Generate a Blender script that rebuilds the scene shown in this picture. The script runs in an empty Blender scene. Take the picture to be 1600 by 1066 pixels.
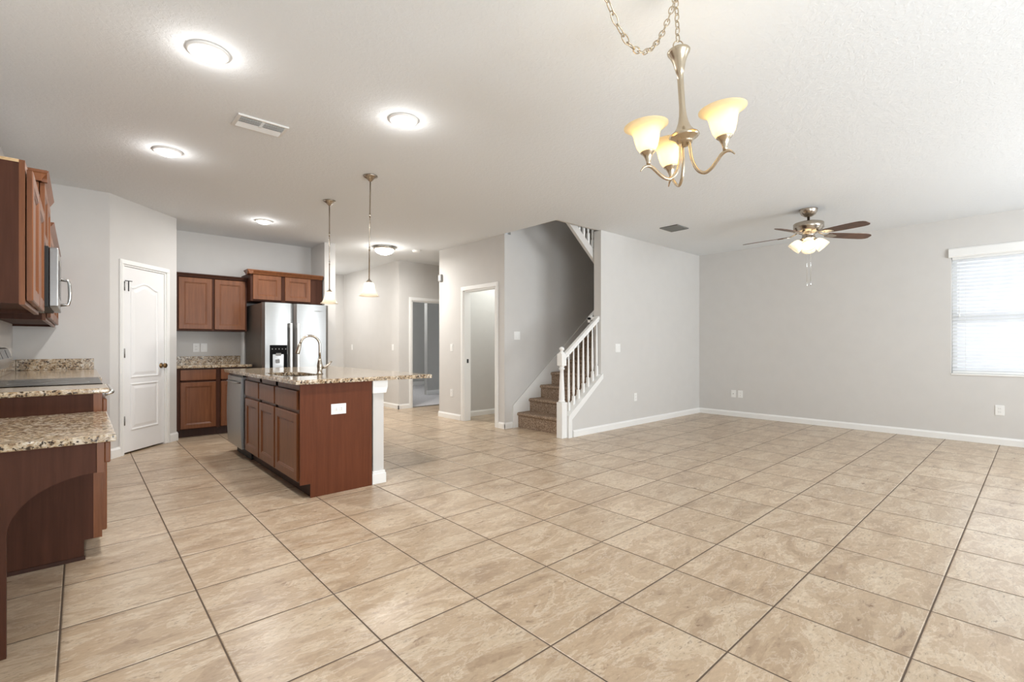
import bpy, bmesh, math, random
from mathutils import Vector, Matrix

# ------------------------------------------------------------------ camera, world, lights, exposure
S = bpy.context.scene
COL = S.collection
S.view_settings.view_transform = 'Standard'
S.view_settings.look = 'None'
S.view_settings.exposure = 0.42
S.view_settings.gamma = 1.0
S.view_settings.use_curve_mapping = False
S.cycles.use_denoising = True
S.cycles.max_bounces = 10
S.cycles.diffuse_bounces = 6
S.cycles.glossy_bounces = 4
S.cycles.transmission_bounces = 6
S.cycles.sample_clamp_indirect = 6.0
S.cycles.caustics_reflective = False
S.cycles.caustics_refractive = False

YAW = 0.7315
CAM_H = 1.1334
cd = bpy.data.cameras.new('camera')
cam = bpy.data.objects.new('camera', cd)
COL.objects.link(cam)
cam.location = (0, 0, CAM_H)
cam.rotation_euler = (math.pi / 2, 0, -YAW)
cd.sensor_width = 36.0
cd.lens = 747.39 / 1600 * 36
cd.shift_x = 5.6 / 1600
cd.shift_y = 7.16 / 1600
cd.clip_start = 0.02
S.camera = cam

W = bpy.data.worlds.new('daylight')
S.world = W
W.use_nodes = True
W.node_tree.nodes['Background'].inputs[0].default_value = (0.86, 0.93, 1.0, 1)
W.node_tree.nodes['Background'].inputs[1].default_value = 0.95


def area(name, loc, rot, sx, sy, power, color, spread=180):
    l = bpy.data.lights.new(name, 'AREA')
    l.shape = 'RECTANGLE'
    l.spread = math.radians(spread)
    l.size = sx
    l.size_y = sy
    l.energy = power
    l.color = color
    o = bpy.data.objects.new(name, l)
    o.location = loc
    o.rotation_euler = rot
    COL.objects.link(o)
    return o


# fill lights added at made-up openings behind the camera; daylight through the blinds
area('added_patio_fill', (1.6, -2.62, 1.10), (math.radians(90), 0, 0), 2.9, 2.1, 20, (0.89, 0.95, 1.0), 130)
area('added_ceiling_fill', (1.6, -2.40, 0.35), (math.radians(145), 0, 0), 2.9, 0.6, 66, (0.87, 0.945, 1.0), 150)  # added fill, tilted up to brighten the ceiling
area('added_rear_fill', (5.7, -2.62, 1.50), (math.radians(102), 0, 0), 2.2, 1.4, 84, (0.90, 0.955, 1.0), 150)
area('blind_daylight', (8.25, -0.09, 1.5), (math.pi / 2, 0, math.pi / 2), 1.7, 1.5, 13, (0.93, 0.97, 1.0))


def lamp_point(name, loc, power, radius, color):
    l = bpy.data.lights.new(name, 'POINT')
    l.energy = power
    l.shadow_soft_size = radius
    l.color = color
    o = bpy.data.objects.new(name, l)
    o.location = loc
    COL.objects.link(o)


def disk_down(name, loc, power, size, color):
    l = bpy.data.lights.new(name, 'AREA')
    l.shape = 'DISK'
    l.size = size
    l.energy = power
    l.color = color
    o = bpy.data.objects.new(name, l)
    o.location = loc
    COL.objects.link(o)


lamp_point('laundry_lamp', (5.2, 5.5, 2.35), 15, 0.10, (0.97, 1.0, 0.96))
lamp_point('added_bedroom_fill', (5.3, 10.2, 2.35), 30, 0.10, (1.0, 0.99, 0.97))  # bare light added out of view to brighten the bedroom
lamp_point('added_upstairs_fill', (7.3, 4.4, 4.4), 1.5, 0.10, (1.0, 0.95, 0.88))  # bare light added out of view to lift the upper stairwell

# ------------------------------------------------------------------ materials


def lin(v):
    v /= 255.0
    return v / 12.92 if v <= 0.04045 else ((v + 0.055) / 1.055) ** 2.4


def rgb(r, g, b):
    return (lin(r), lin(g), lin(b), 1.0)


class NT:
    def __init__(self, name):
        self.m = bpy.data.materials.new(name)
        self.m.use_nodes = True
        self.t = self.m.node_tree
        self.b = self.t.nodes['Principled BSDF']

    def n(self, kind, **kw):
        nd = self.t.nodes.new(kind)
        for k, v in kw.items():
            setattr(nd, k, v)
        return nd

    def l(self, a, b):
        self.t.links.new(a, b)

    def math(self, op, a, b=None, c=None):
        nd = self.n('ShaderNodeMath', operation=op)
        for i, v in enumerate((a, b, c)):
            if v is None:
                continue
            if isinstance(v, (int, float)):
                nd.inputs[i].default_value = v
            else:
                self.l(v, nd.inputs[i])
        return nd.outputs[0]

    def coords(self, scale=(1, 1, 1), rot=(0, 0, 0)):
        tc = self.n('ShaderNodeTexCoord')
        mp = self.n('ShaderNodeMapping')
        mp.inputs['Scale'].default_value = scale
        mp.inputs['Rotation'].default_value = rot
        self.l(tc.outputs['Object'], mp.inputs[0])
        return mp.outputs[0]

    def noise(self, vec, scale, detail=3, rough=0.5, dist=0.0):
        nd = self.n('ShaderNodeTexNoise')
        nd.inputs['Scale'].default_value = scale
        nd.inputs['Detail'].default_value = detail
        nd.inputs['Roughness'].default_value = rough
        nd.inputs['Distortion'].default_value = dist
        if vec is not None:
            self.l(vec, nd.inputs['Vector'])
        return nd.outputs['Fac']

    def ramp(self, fac, stops):
        nd = self.n('ShaderNodeValToRGB')
        e = nd.color_ramp.elements
        while len(e) < len(stops):
            e.new(0.5)
        for i, (p, c) in enumerate(stops):
            e[i].position = p
            e[i].color = c if len(c) == 4 else (*c, 1)
        self.l(fac, nd.inputs[0])
        return nd.outputs[0]

    def mix(self, fac, a, b, mode='MIX'):
        nd = self.n('ShaderNodeMix', data_type='RGBA', blend_type=mode)
        for s, v in ((nd.inputs[0], fac), (nd.inputs[6], a), (nd.inputs[7], b)):
            if isinstance(v, (int, float, tuple)):
                s.default_value = v
            else:
                self.l(v, s)
        return nd.outputs[2]

    def bump(self, h, strength, dist):
        nd = self.n('ShaderNodeBump')
        nd.inputs['Strength'].default_value = strength
        nd.inputs['Distance'].default_value = dist
        self.l(h, nd.inputs['Height'])
        self.l(nd.outputs[0], self.b.inputs['Normal'])

    def set(self, **kw):
        for k, v in kw.items():
            s = self.b.inputs[k.replace('_', ' ')]
            if hasattr(v, 'is_linked') or hasattr(v, 'links'):
                self.l(v, s)
            else:
                s.default_value = v
        return self


def plain(name, col, rough=0.5, metal=0.0, var=0.02, scale=6.0, bump=0.0, bscale=200.0, spec=0.5):
    t = NT(name)
    v = t.coords()
    f = t.noise(v, scale, 2)
    d = tuple(c * (1 - var * 2) for c in col[:3]) + (1,)
    u = tuple(min(1, c * (1 + var * 2)) for c in col[:3]) + (1,)
    t.set(Base_Color=t.ramp(f, [(0.3, d), (0.7, u)]), Roughness=rough, Metallic=metal)
    t.b.inputs['Specular IOR Level'].default_value = spec
    if bump:
        t.bump(t.noise(v, bscale, 2), bump, 0.002)
    return t.m


M = {}
M['wall'] = plain('wall_paint', rgb(211, 209, 206), 0.75, bump=0.08, bscale=120, var=0.006, spec=0.3)
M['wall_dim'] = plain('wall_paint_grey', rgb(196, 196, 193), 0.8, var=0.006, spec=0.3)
M['trim'] = plain('white_trim', rgb(240, 240, 238), 0.38, var=0.004)
M['door_white'] = plain('white_door', rgb(238, 238, 238), 0.42, var=0.004)
M['plastic'] = plain('white_plastic', rgb(240, 240, 238), 0.35, var=0.004)
M['slot'] = plain('dark_slot', rgb(120, 118, 112), 0.6)
M['black'] = plain('black_gloss', rgb(12, 12, 13), 0.2, spec=0.25)
M['black_panel'] = plain('black_panel', rgb(16, 16, 17), 0.6, spec=0.12)
M['blackmat'] = plain('black_matte', rgb(22, 21, 21), 0.55)
M['grey_plastic'] = plain('grey_plastic', rgb(150, 150, 149), 0.4)
M['raw'] = plain('raw_particle_wood', rgb(214, 182, 138), 0.8, var=0.12, scale=30)
M['nickel'] = plain('brushed_nickel', rgb(178, 168, 155), 0.24, 1.0)
M['champagne'] = plain('champagne_nickel', rgb(198, 184, 162), 0.26, 1.0)
M['bronze'] = plain('antique_brass', rgb(128, 104, 74), 0.3, 1.0)
M['steel_dark'] = plain('sink_steel', rgb(150, 148, 144), 0.3, 1.0)
M['chrome'] = plain('chrome', rgb(220, 220, 218), 0.12, 1.0)
M['vent'] = plain('vent_white', rgb(226, 225, 222), 0.5)
M['vent_grey'] = plain('vent_grey', rgb(120, 121, 118), 0.5)
M['vent_dark'] = plain('vent_duct_shade', rgb(92, 84, 76), 0.8)  # dark colour standing in for the shade inside the ducts
M['grille'] = plain('grille_metal', rgb(152, 153, 148), 0.5)
M['blade'] = plain('walnut_blade', rgb(92, 62, 44), 0.42, var=0.12, scale=9)


def m_ceiling():
    t = NT('knockdown_ceiling')
    v = t.coords()
    h = t.ramp(t.noise(v, 34, 4, 0.6, 0.6), [(0.45, (0, 0, 0)), (0.58, (1, 1, 1))])
    t.set(Base_Color=rgb(229, 232, 234), Roughness=0.85)
    t.b.inputs['Specular IOR Level'].default_value = 0.2
    t.bump(h, 0.2, 0.005)
    return t.m


M['ceiling'] = m_ceiling()


def m_tile():
    t = NT('floor_tile')
    T = 0.46
    tc = t.n('ShaderNodeTexCoord')
    sp = t.n('ShaderNodeSeparateXYZ')
    t.l(tc.outputs['Object'], sp.inputs[0])
    u = t.math('MULTIPLY_ADD', sp.outputs[0], 1 / T, 0.1221 + 20)
    v = t.math('MULTIPLY_ADD', sp.outputs[1], 1 / T, -4.6856 + 20)
    fu, fv = t.math('FRACT', u), t.math('FRACT', v)
    iu, iv = t.math('FLOOR', u), t.math('FLOOR', v)
    du = t.math('MINIMUM', fu, t.math('SUBTRACT', 1.0, fu))
    dv = t.math('MINIMUM', fv, t.math('SUBTRACT', 1.0, fv))
    d = t.math('MINIMUM', du, dv)
    grout = t.math('LESS_THAN', d, 0.0068)
    cid = t.n('ShaderNodeCombineXYZ')
    t.l(iu, cid.inputs[0])
    t.l(iv, cid.inputs[1])
    wn = t.n('ShaderNodeTexWhiteNoise', noise_dimensions='2D')
    t.l(cid.outputs[0], wn.inputs['Vector'])
    off = t.n('ShaderNodeVectorMath', operation='SCALE')
    t.l(wn.outputs['Color'], off.inputs[0])
    off.inputs['Scale'].default_value = 23.0
    ad = t.n('ShaderNodeVectorMath', operation='ADD')
    t.l(tc.outputs['Object'], ad.inputs[0])
    t.l(off.outputs[0], ad.inputs[1])
    mp = t.n('ShaderNodeMapping')
    mp.inputs['Rotation'].default_value = (0, 0, math.radians(42))
    mp.inputs['Scale'].default_value = (0.75, 1.9, 1)
    t.l(ad.outputs[0], mp.inputs[0])
    n1 = t.noise(mp.outputs[0], 2.8, 7, 0.62, 1.3)
    n2 = t.noise(mp.outputs[0], 11.0, 6, 0.7, 0.5)
    n3 = t.noise(mp.outputs[0], 46.0, 4, 0.7, 0.2)
    base = t.ramp(n1, [(0.30, rgb(166, 143, 119)), (0.425, rgb(180, 157, 131)), (0.445, rgb(190, 168, 142)), (0.53, rgb(187, 164, 138)), (0.55, rgb(205, 187, 163)), (0.60, rgb(197, 176, 150)), (0.72, rgb(212, 196, 174))])
    veins = t.ramp(n2, [(0.53, (0, 0, 0)), (0.57, (0.5, 0.5, 0.5)), (0.62, (0.0, 0.0, 0.0))])
    c = t.mix(veins, base, rgb(220, 206, 187))
    dark = t.ramp(n2, [(0.33, (0.6, 0.6, 0.6)), (0.40, (0, 0, 0))])
    c = t.mix(dark, c, rgb(138, 114, 94))
    grit = t.math('MULTIPLY', t.ramp(n3, [(0.34, (0.75, 0.75, 0.75)), (0.41, (0, 0, 0))]), t.ramp(n1, [(0.52, (0, 0, 0)), (0.58, (1, 1, 1))]))
    c = t.mix(grit, c, rgb(140, 120, 102))
    fine = t.ramp(n3, [(0.3, (0.86, 0.85, 0.84)), (0.7, (1.05, 1.05, 1.05))])
    c = t.mix(1.0, c, fine, 'MULTIPLY')
    tone = t.math('MULTIPLY_ADD', wn.outputs['Value'], 0.09, 0.955)
    cmb = t.n('ShaderNodeCombineXYZ')
    for i in range(3):
        t.l(tone, cmb.inputs[i])
    c = t.mix(1.0, c, cmb.outputs[0], 'MULTIPLY')
    c = t.mix(grout, c, rgb(92, 76, 62))
    t.l(c, t.b.inputs['Base Color'])
    r = t.math('MULTIPLY_ADD', n2, 0.14, 0.23)
    r = t.math('MAXIMUM', r, t.math('MULTIPLY', grout, 0.8))
    t.l(r, t.b.inputs['Roughness'])
    edge = t.n('ShaderNodeMapRange', interpolation_type='SMOOTHSTEP')
    edge.inputs['From Min'].default_value = 0.003
    edge.inputs['From Max'].default_value = 0.016
    t.l(d, edge.inputs['Value'])
    h = t.math('ADD', t.math('MULTIPLY', edge.outputs[0], 1.0), t.math('MULTIPLY', n2, 0.22))
    t.bump(h, 0.5, 0.004)
    return t.m


M['tile'] = m_tile()


def m_granite():
    t = NT('granite')
    v = t.coords()
    n1 = t.noise(v, 42, 5, 0.65, 0.8)
    n2 = t.noise(v, 70, 4, 0.6, 0.3)
    n3 = t.noise(v, 9, 3, 0.5)
    base = t.ramp(n1, [(0.36, rgb(112, 88, 66)), (0.45, rgb(170, 148, 120)), (0.54, rgb(196, 182, 160)), (0.64, rgb(222, 215, 204))])
    dk = t.ramp(n2, [(0.40, (1, 1, 1)), (0.46, (0, 0, 0))])
    c = t.mix(dk, base, rgb(58, 46, 38))
    d2 = t.ramp(n1, [(0.30, (1, 1, 1)), (0.37, (0, 0, 0))])
    c = t.mix(d2, c, rgb(44, 36, 32))
    tint = t.ramp(n3, [(0.35, rgb(236, 222, 200)), (0.65, (1, 1, 1))])
    c = t.mix(0.7, c, tint, 'MULTIPLY')
    t.l(c, t.b.inputs['Base Color'])
    t.set(Roughness=0.12)
    return t.m


M['granite'] = m_granite()


def m_wood(name, c0, c1, rough=0.34, axis=2, spec=0.35):
    t = NT(name)
    sc = [26, 26, 26]
    sc[axis] = 1.6
    v = t.coords(tuple(sc))
    n = t.noise(v, 1.6, 5, 0.6, 0.4)
    v2 = t.coords()
    n2 = t.noise(v2, 3.0, 2)
    c = t.ramp(n, [(0.3, c0), (0.7, c1)])
    c = t.mix(0.35, c, t.ramp(n2, [(0.3, (0.72, 0.70, 0.68)), (0.7, (1, 1, 1))]), 'MULTIPLY')
    t.l(c, t.b.inputs['Base Color'])
    t.set(Roughness=rough)
    t.b.inputs['Specular IOR Level'].default_value = spec
    t.bump(n, 0.06, 0.001)
    return t.m


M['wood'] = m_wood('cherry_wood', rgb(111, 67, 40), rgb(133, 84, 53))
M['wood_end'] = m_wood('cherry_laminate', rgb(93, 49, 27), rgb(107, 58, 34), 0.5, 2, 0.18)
M['wood_dark'] = m_wood('cherry_dark_board', rgb(58, 32, 21), rgb(68, 39, 26), 0.5)  # darker cherry tone for carcasses, shoes and one crown
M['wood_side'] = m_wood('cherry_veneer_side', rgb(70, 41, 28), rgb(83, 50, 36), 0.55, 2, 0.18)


def m_steel(name, col, rough, axis=0):
    t = NT(name)
    sc = [2, 2, 2]
    sc[axis] = 2
    sc = [400 if i == 2 else 3 for i in range(3)]
    v = t.coords(tuple(sc))
    n = t.noise(v, 1.0, 3)
    t.l(t.ramp(n, [(0.3, tuple(c * 0.93 for c in col[:3])), (0.7, col)]), t.b.inputs['Base Color'])
    t.set(Metallic=1.0, Roughness=rough)
    return t.m


M['steel'] = m_steel('stainless_steel', rgb(158, 157, 155), 0.30)
M['handle'] = plain('satin_aluminium', rgb(232, 232, 230), 0.4, 0.6)
M['steel_side'] = plain('grey_steel_side', rgb(112, 104, 98), 0.45, 0.4)


def m_carpet():
    t = NT('brown_carpet')
    v = t.coords()
    n = t.noise(v, 75, 4, 0.75)
    n2 = t.noise(v, 22, 3, 0.6)
    c = t.ramp(n, [(0.36, rgb(112, 92, 76)), (0.52, rgb(166, 144, 124)), (0.66, rgb(210, 192, 172))])
    c = t.mix(0.5, c, t.ramp(n2, [(0.3, (0.75, 0.75, 0.75)), (0.7, (1, 1, 1))]), 'MULTIPLY')
    t.l(c, t.b.inputs['Base Color'])
    t.set(Roughness=0.95)
    t.b.inputs['Specular IOR Level'].default_value = 0.1
    t.bump(n, 1.0, 0.008)
    return t.m


M['carpet'] = m_carpet()
M['carpet_pale'] = plain('pale_carpet', rgb(206, 204, 206), 0.95, var=0.08, scale=60)


def m_emit(name, col, strength):
    t = NT(name)
    t.set(Base_Color=(0.9, 0.9, 0.9, 1), Roughness=0.4)
    t.b.inputs['Emission Color'].default_value = col
    t.b.inputs['Emission Strength'].default_value = strength
    return t.m


M['led'] = m_emit('led_diffuser', (1.0, 0.97, 0.93, 1), 14)
M['dome_glow'] = m_emit('dome_glass_lit', (1.0, 0.95, 0.86, 1), 7)
M['bulb_warm'] = m_emit('bulb_warm', (1.0, 0.88, 0.68, 1), 30)
M['bulb_fan'] = m_emit('bulb_fan', (1.0, 0.92, 0.78, 1), 14)
M['bulb_soft'] = m_emit('bulb_soft', (1.0, 0.90, 0.74, 1), 30)


def m_glass_shade(name, col, glow, gs):
    t = NT(name)
    tr = t.n('ShaderNodeBsdfTranslucent')
    tr.inputs[0].default_value = col
    mx = t.n('ShaderNodeMixShader')
    mx.inputs[0].default_value = 0.55
    v = t.coords()
    n = t.noise(v, 14, 4, 0.6, 1.0)
    t.l(t.ramp(n, [(0.3, tuple(c * 0.86 for c in col[:3])), (0.7, col)]), t.b.inputs['Base Color'])
    t.set(Roughness=0.25)
    t.b.inputs['Emission Color'].default_value = glow
    t.b.inputs['Emission Strength'].default_value = gs
    out = t.t.nodes['Material Output']
    t.l(t.b.outputs[0], mx.inputs[1])
    t.l(tr.outputs[0], mx.inputs[2])
    t.l(mx.outputs[0], out.inputs[0])
    return t.m


M['amber'] = m_glass_shade('amber_alabaster_glass', rgb(250, 236, 204), (1.0, 0.84, 0.58, 1), 0.12)
M['frost'] = m_glass_shade('white_alabaster_glass', rgb(248, 240, 226), (1.0, 0.90, 0.74, 1), 0.22)
M['fan_glass'] = m_glass_shade('frosted_fan_glass', rgb(252, 246, 232), (1.0, 0.92, 0.76, 1), 0.32)


def m_slat():
    t = NT('white_vinyl_slat')
    tr = t.n('ShaderNodeBsdfTranslucent')
    tr.inputs[0].default_value = (0.9, 0.92, 0.95, 1)
    mx = t.n('ShaderNodeMixShader')
    mx.inputs[0].default_value = 0.35
    v = t.coords()
    n = t.noise(v, 8, 2)
    t.l(t.ramp(n, [(0.3, rgb(240, 240, 240)), (0.7, rgb(246, 246, 246))]), t.b.inputs['Base Color'])
    t.set(Roughness=0.4)
    t.l(t.b.outputs[0], mx.inputs[1])
    t.l(tr.outputs[0], mx.inputs[2])
    t.l(mx.outputs[0], t.t.nodes['Material Output'].inputs[0])
    return t.m


M['slat'] = m_slat()


def m_pane():
    t = NT('window_glass')
    g = t.n('ShaderNodeBsdfGlossy')
    g.inputs['Roughness'].default_value = 0.02
    tp = t.n('ShaderNodeBsdfTransparent')
    lw = t.n('ShaderNodeLayerWeight')
    lw.inputs[0].default_value = 0.15
    mx = t.n('ShaderNodeMixShader')
    t.l(lw.outputs['Fresnel'], mx.inputs[0])
    t.l(tp.outputs[0], mx.inputs[1])
    t.l(g.outputs[0], mx.inputs[2])
    t.l(mx.outputs[0], t.t.nodes['Material Output'].inputs[0])
    return t.m


M['pane'] = m_pane()

# ------------------------------------------------------------------ mesh helpers


class MB:
    """collects shapes in world coordinates; build() links them as one mesh object"""

    def __init__(self):
        self.bm = bmesh.new()

    def _hexa(self, P, bevel=0.0, seg=2):
        bm = self.bm
        v = [bm.verts.new(p) for p in P]
        fs = [bm.faces.new([v[i] for i in q]) for q in ((0, 3, 2, 1), (4, 5, 6, 7), (0, 1, 5, 4), (1, 2, 6, 5), (2, 3, 7, 6), (3, 0, 4, 7))]
        if bevel > 0:
            es = list({e for f in fs for e in f.edges})
            bmesh.ops.bevel(bm, geom=es, offset=bevel, segments=seg, affect='EDGES', profile=0.5, clamp_overlap=True)
        return self

    def box(self, x0, x1, y0, y1, z0, z1, bevel=0.0):
        return self._hexa([(x0, y0, z0), (x1, y0, z0), (x1, y1, z0), (x0, y1, z0), (x0, y0, z1), (x1, y0, z1), (x1, y1, z1), (x0, y1, z1)], bevel)

    def fbox(self, f, w0, w1, z0, z1, d0, d1, bevel=0.0):
        """box in a cabinet frame f=(origin, u, n): width w along u, height z, depth d along n"""
        o, u, n = f
        k = Vector((0, 0, 1))
        P = [o + u * w + n * d + k * z for z in (z0, z1) for (w, d) in ((w0, d0), (w1, d0), (w1, d1), (w0, d1))]
        return self._hexa(P, bevel)

    def panel(self, f, w0, w1, z0, z1, d0, t, frame=0.055, rec=0.009):
        """recessed panel door front with a small bead"""
        o, u, n = f
        k = Vector((0, 0, 1))
        bm = self.bm
        loops = []
        for ins, dep in ((0, 0), (0, t - 0.004), (0.004, t), (frame, t), (frame + 0.004, t - 0.004), (frame + 0.010, t - 0.004), (frame + 0.015, t - rec)):
            loops.append([bm.verts.new(o + u * w + k * z + n * (d0 + dep)) for (w, z) in
                          ((w0 + ins, z0 + ins), (w1 - ins, z0 + ins), (w1 - ins, z1 - ins), (w0 + ins, z1 - ins))])
        for a, b in zip(loops, loops[1:]):
            for i in range(4):
                bm.faces.new([a[i], a[(i + 1) % 4], b[(i + 1) % 4], b[i]])
        bm.faces.new(loops[-1])
        bm.faces.new(list(reversed(loops[0])))
        return self

    def prism(self, pts, a, b):
        """pts: list of 3D points of a planar outline; swept by vector from a to b"""
        bm = self.bm
        a, b = Vector(a), Vector(b)
        A = [bm.verts.new(Vector(p) + a) for p in pts]
        B = [bm.verts.new(Vector(p) + b) for p in pts]
        n = len(pts)
        bm.faces.new(A)
        bm.faces.new(list(reversed(B)))
        for i in range(n):
            bm.faces.new([A[i], B[i], B[(i + 1) % n], A[(i + 1) % n]])
        return self

    def lathe(self, prof, mat=None, seg=32, cap0=True, cap1=True):
        """prof: (r, z) pairs round the local z axis, placed by matrix mat"""
        bm = self.bm
        mat = mat or Matrix.Identity(4)
        rings = []
        for r, z in prof:
            if r < 1e-6:
                rings.append([bm.verts.new(mat @ Vector((0, 0, z)))])
            else:
                rings.append([bm.verts.new(mat @ Vector((r * math.cos(2 * math.pi * i / seg), r * math.sin(2 * math.pi * i / seg), z))) for i in range(seg)])
        for a, b in zip(rings, rings[1:]):
            if len(a) == 1 and len(b) == 1:
                continue
            for i in range(seg):
                j = (i + 1) % seg
                if len(a) == 1:
                    f = bm.faces.new([a[0], b[i], b[j]])
                elif len(b) == 1:
                    f = bm.faces.new([a[i], a[j], b[0]])
                else:
                    f = bm.faces.new([a[i], a[j], b[j], b[i]])
                f.smooth = True
        if cap0 and len(rings[0]) > 1:
            bm.faces.new(list(reversed(rings[0])))
        if cap1 and len(rings[-1]) > 1:
            bm.faces.new(rings[-1])
        return self

    def tube(self, pts, rad, sides=10, closed=False, flat=1.0):
        bm = self.bm
        pts = [Vector(p) for p in pts]
        n = len(pts)
        rads = rad if isinstance(rad, (list, tuple)) else [rad] * n
        rings = []
        ref = None
        for i, p in enumerate(pts):
            if closed:
                d = pts[(i + 1) % n] - pts[i - 1]
            else:
                d = pts[min(i + 1, n - 1)] - pts[max(i - 1, 0)]
            d.normalize()
            if ref is None:
                ref = Vector((0, 0, 1)) if abs(d.z) < 0.9 else Vector((1, 0, 0))
            a = (ref - d * ref.dot(d)).normalized()
            ref = a
            b = d.cross(a)
            rings.append([bm.verts.new(p + (a * math.cos(2 * math.pi * k / sides) * flat + b * math.sin(2 * math.pi * k / sides)) * rads[i]) for k in range(sides)])
        pairs = list(zip(rings, rings[1:]))
        if closed:
            pairs.append((rings[-1], rings[0]))
        for a, b in pairs:
            for k in range(sides):
                f = bm.faces.new([a[k], a[(k + 1) % sides], b[(k + 1) % sides], b[k]])
                f.smooth = True
        if not closed:
            bm.faces.new(list(reversed(rings[0])))
            bm.faces.new(rings[-1])
        return self

    def sphere(self, c, r, seg=16):
        prof = [(r * math.sin(math.pi * i / 8), -r * math.cos(math.pi * i / 8)) for i in range(9)]
        prof[0] = (0, -r)
        prof[-1] = (0, r)
        return self.lathe(prof, Matrix.Translation(c), seg)

    def build(self, name, mat, parent=None):
        bm = self.bm
        bmesh.ops.recalc_face_normals(bm, faces=bm.faces[:])
        root = Vector((0, 0, 0))
        p = parent
        while p is not None:
            root += p.location
            p = p.parent
        if root.length:
            bmesh.ops.translate(bm, verts=bm.verts[:], vec=-root)
        me = bpy.data.meshes.new(name)
        bm.to_mesh(me)
        bm.free()
        me.materials.append(M[mat] if isinstance(mat, str) else mat)
        o = bpy.data.objects.new(name, me)
        COL.objects.link(o)
        if parent is not None:
            o.parent = parent
        return o


def place(o, base):
    """move the origin of a parentless mesh to base without moving its shape"""
    b = Vector(base)
    for v in o.data.vertices:
        v.co -= b
    o.location = b
    return o


def tag(o, label, cat, group=None, kind=None):
    o['label'] = label
    o['category'] = cat
    if group:
        o['group'] = group
    if kind:
        o['kind'] = kind
    return o


def thing(name, label, cat, loc, group=None):
    o = bpy.data.objects.new(name, None)
    o.location = loc
    o.empty_display_size = 0.1
    COL.objects.link(o)
    return tag(o, label, cat, group)


def struct(name, mb, mat, parent=None):
    o = mb.build(name, mat, parent)
    if parent is None:
        o['kind'] = 'structure'
    return o


def sroot(name, loc):
    o = bpy.data.objects.new(name, None)
    o.location = loc
    o['kind'] = 'structure'
    COL.objects.link(o)
    return o


def dup(root, loc, label=None):
    r = root.copy()
    COL.objects.link(r)
    r.location = loc
    if label:
        r['label'] = label
    for ch in root.children:
        c = ch.copy()
        COL.objects.link(c)
        c.parent = r
        for g in ch.children:
            d = g.copy()
            COL.objects.link(d)
            d.parent = c
    return r


V = Vector
X_, Y_, Z_ = V((1, 0, 0)), V((0, 1, 0)), V((0, 0, 1))

# ------------------------------------------------------------------ layout
H = 2.654            # ceiling height
XL = -0.446          # left wall face
YP = 6.20            # pantry front wall face
PA, PB = V((0.228, 6.20, 0)), V((0.868, 6.91, 0))   # diagonal pantry wall
YK = 7.60            # kitchen back wall face
XS0, XS1, YS = 2.69, 2.85, 7.05                     # wall stub beside the refrigerator
XH = 4.24            # hallway wall face
YD = 7.65            # wall with the bedroom doorway
XLA = 4.30           # laundry wall face
YST = 4.87           # stair side wall face
YM0, YM1 = 3.87, 3.985                              # wall of the living room, stair side behind it
XM = 5.11            # where that wall becomes full height
XW = 7.82            # window wall face
YR = -2.5            # wall behind the camera
TH = 0.115

# floor
struct('floor', MB().box(-0.7, 9.4, -2.8, 12.3, -0.12, 0.0), 'tile')
# ceiling with the stair opening
c = MB()
OX0, OX1, OY0, OY1 = XLA, 8.0, 3.90, YST + 0.06
c.box(-0.7, 9.4, -2.8, OY0, H, H + 0.3)
c.box(-0.7, 9.4, OY1, 12.3, H, H + 0.3)
c.box(-0.7, OX0, OY0, OY1, H, H + 0.3)
c.box(OX1, 9.4, OY0, OY1, H, H + 0.3)
struct('ceiling', c, 'ceiling')

# walls
struct('wall_left', MB().box(XL - 0.15, XL, YR - 0.15, YK + TH, 0, H), 'wall')
struct('wall_pantry_front', MB().prism([(XL, YP, 0), (PA.x, PA.y, 0), (PA.x - 0.05, PA.y + 0.115, 0), (XL, YP + 0.115, 0)], (0, 0, 0), (0, 0, H)), 'wall')
du = (PB - PA).normalized()
dn = V((du.y, -du.x, 0))          # outward normal of the diagonal wall
DL = (PB - PA).length
fd = (PA, du, dn)
d0_, d1_ = 0.160, 0.780           # door opening on the diagonal
w = MB()
w.fbox(fd, 0, d0_, 0, H, -TH, 0)
w.fbox(fd, d1_, DL, 0, H, -TH, 0)
w.fbox(fd, d0_, d1_, 1.985, H, -TH, 0)
struct('wall_pantry', w, 'wall')
struct('wall_pantry_side', MB().box(PB.x - TH, PB.x, PB.y + 0.005, YK, 0, H), 'wall')
struct('wall_kitchen', MB().box(XL, XS0, YK, YK + TH, 0, H), 'wall')
struct('wall_stub', MB().box(XS0, XS1, YS, 10.03, 0, H), 'wall')
struct('wall_hall_end', MB().box(XS1, XH, 10.03, 10.15, 0, H), 'wall')
struct('wall_hall', MB().box(XH, XH + TH, YD, 10.03, 0, H), 'wall')
# wall with the bedroom doorway
bx0, bx1, bz = 4.505, 5.28, 1.955
w = MB()
w.box(XH + TH, bx0, YD, YD + TH, 0, H)
w.box(bx1, 7.0, YD, YD + TH, 0, H)
w.box(bx0, bx1, YD, YD + TH, bz, H)
struct('wall_bedroom_door', w, 'wall')
# bedroom beyond
w = MB()
w.box(4.1, 9.2, 11.85, 11.97, 0, H)
w.box(9.1, 9.2, 7.77, 11.85, 0, H)
w.box(4.1, XH, 10.15, 11.85, 0, H)
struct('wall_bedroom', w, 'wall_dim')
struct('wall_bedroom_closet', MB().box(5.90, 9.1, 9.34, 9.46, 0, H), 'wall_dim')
struct('floor_bedroom', MB().box(4.36, 9.1, YD + 0.06, 11.85, 0.0, 0.012), 'carpet_pale')
w = MB()
w.box(4.355, 9.1, 11.83, 11.85, 0.012, 0.11)
w.box(5.88, 9.1, 9.325, 9.34, 0.012, 0.11)
struct('baseboard_bedroom', w, 'trim')
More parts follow.
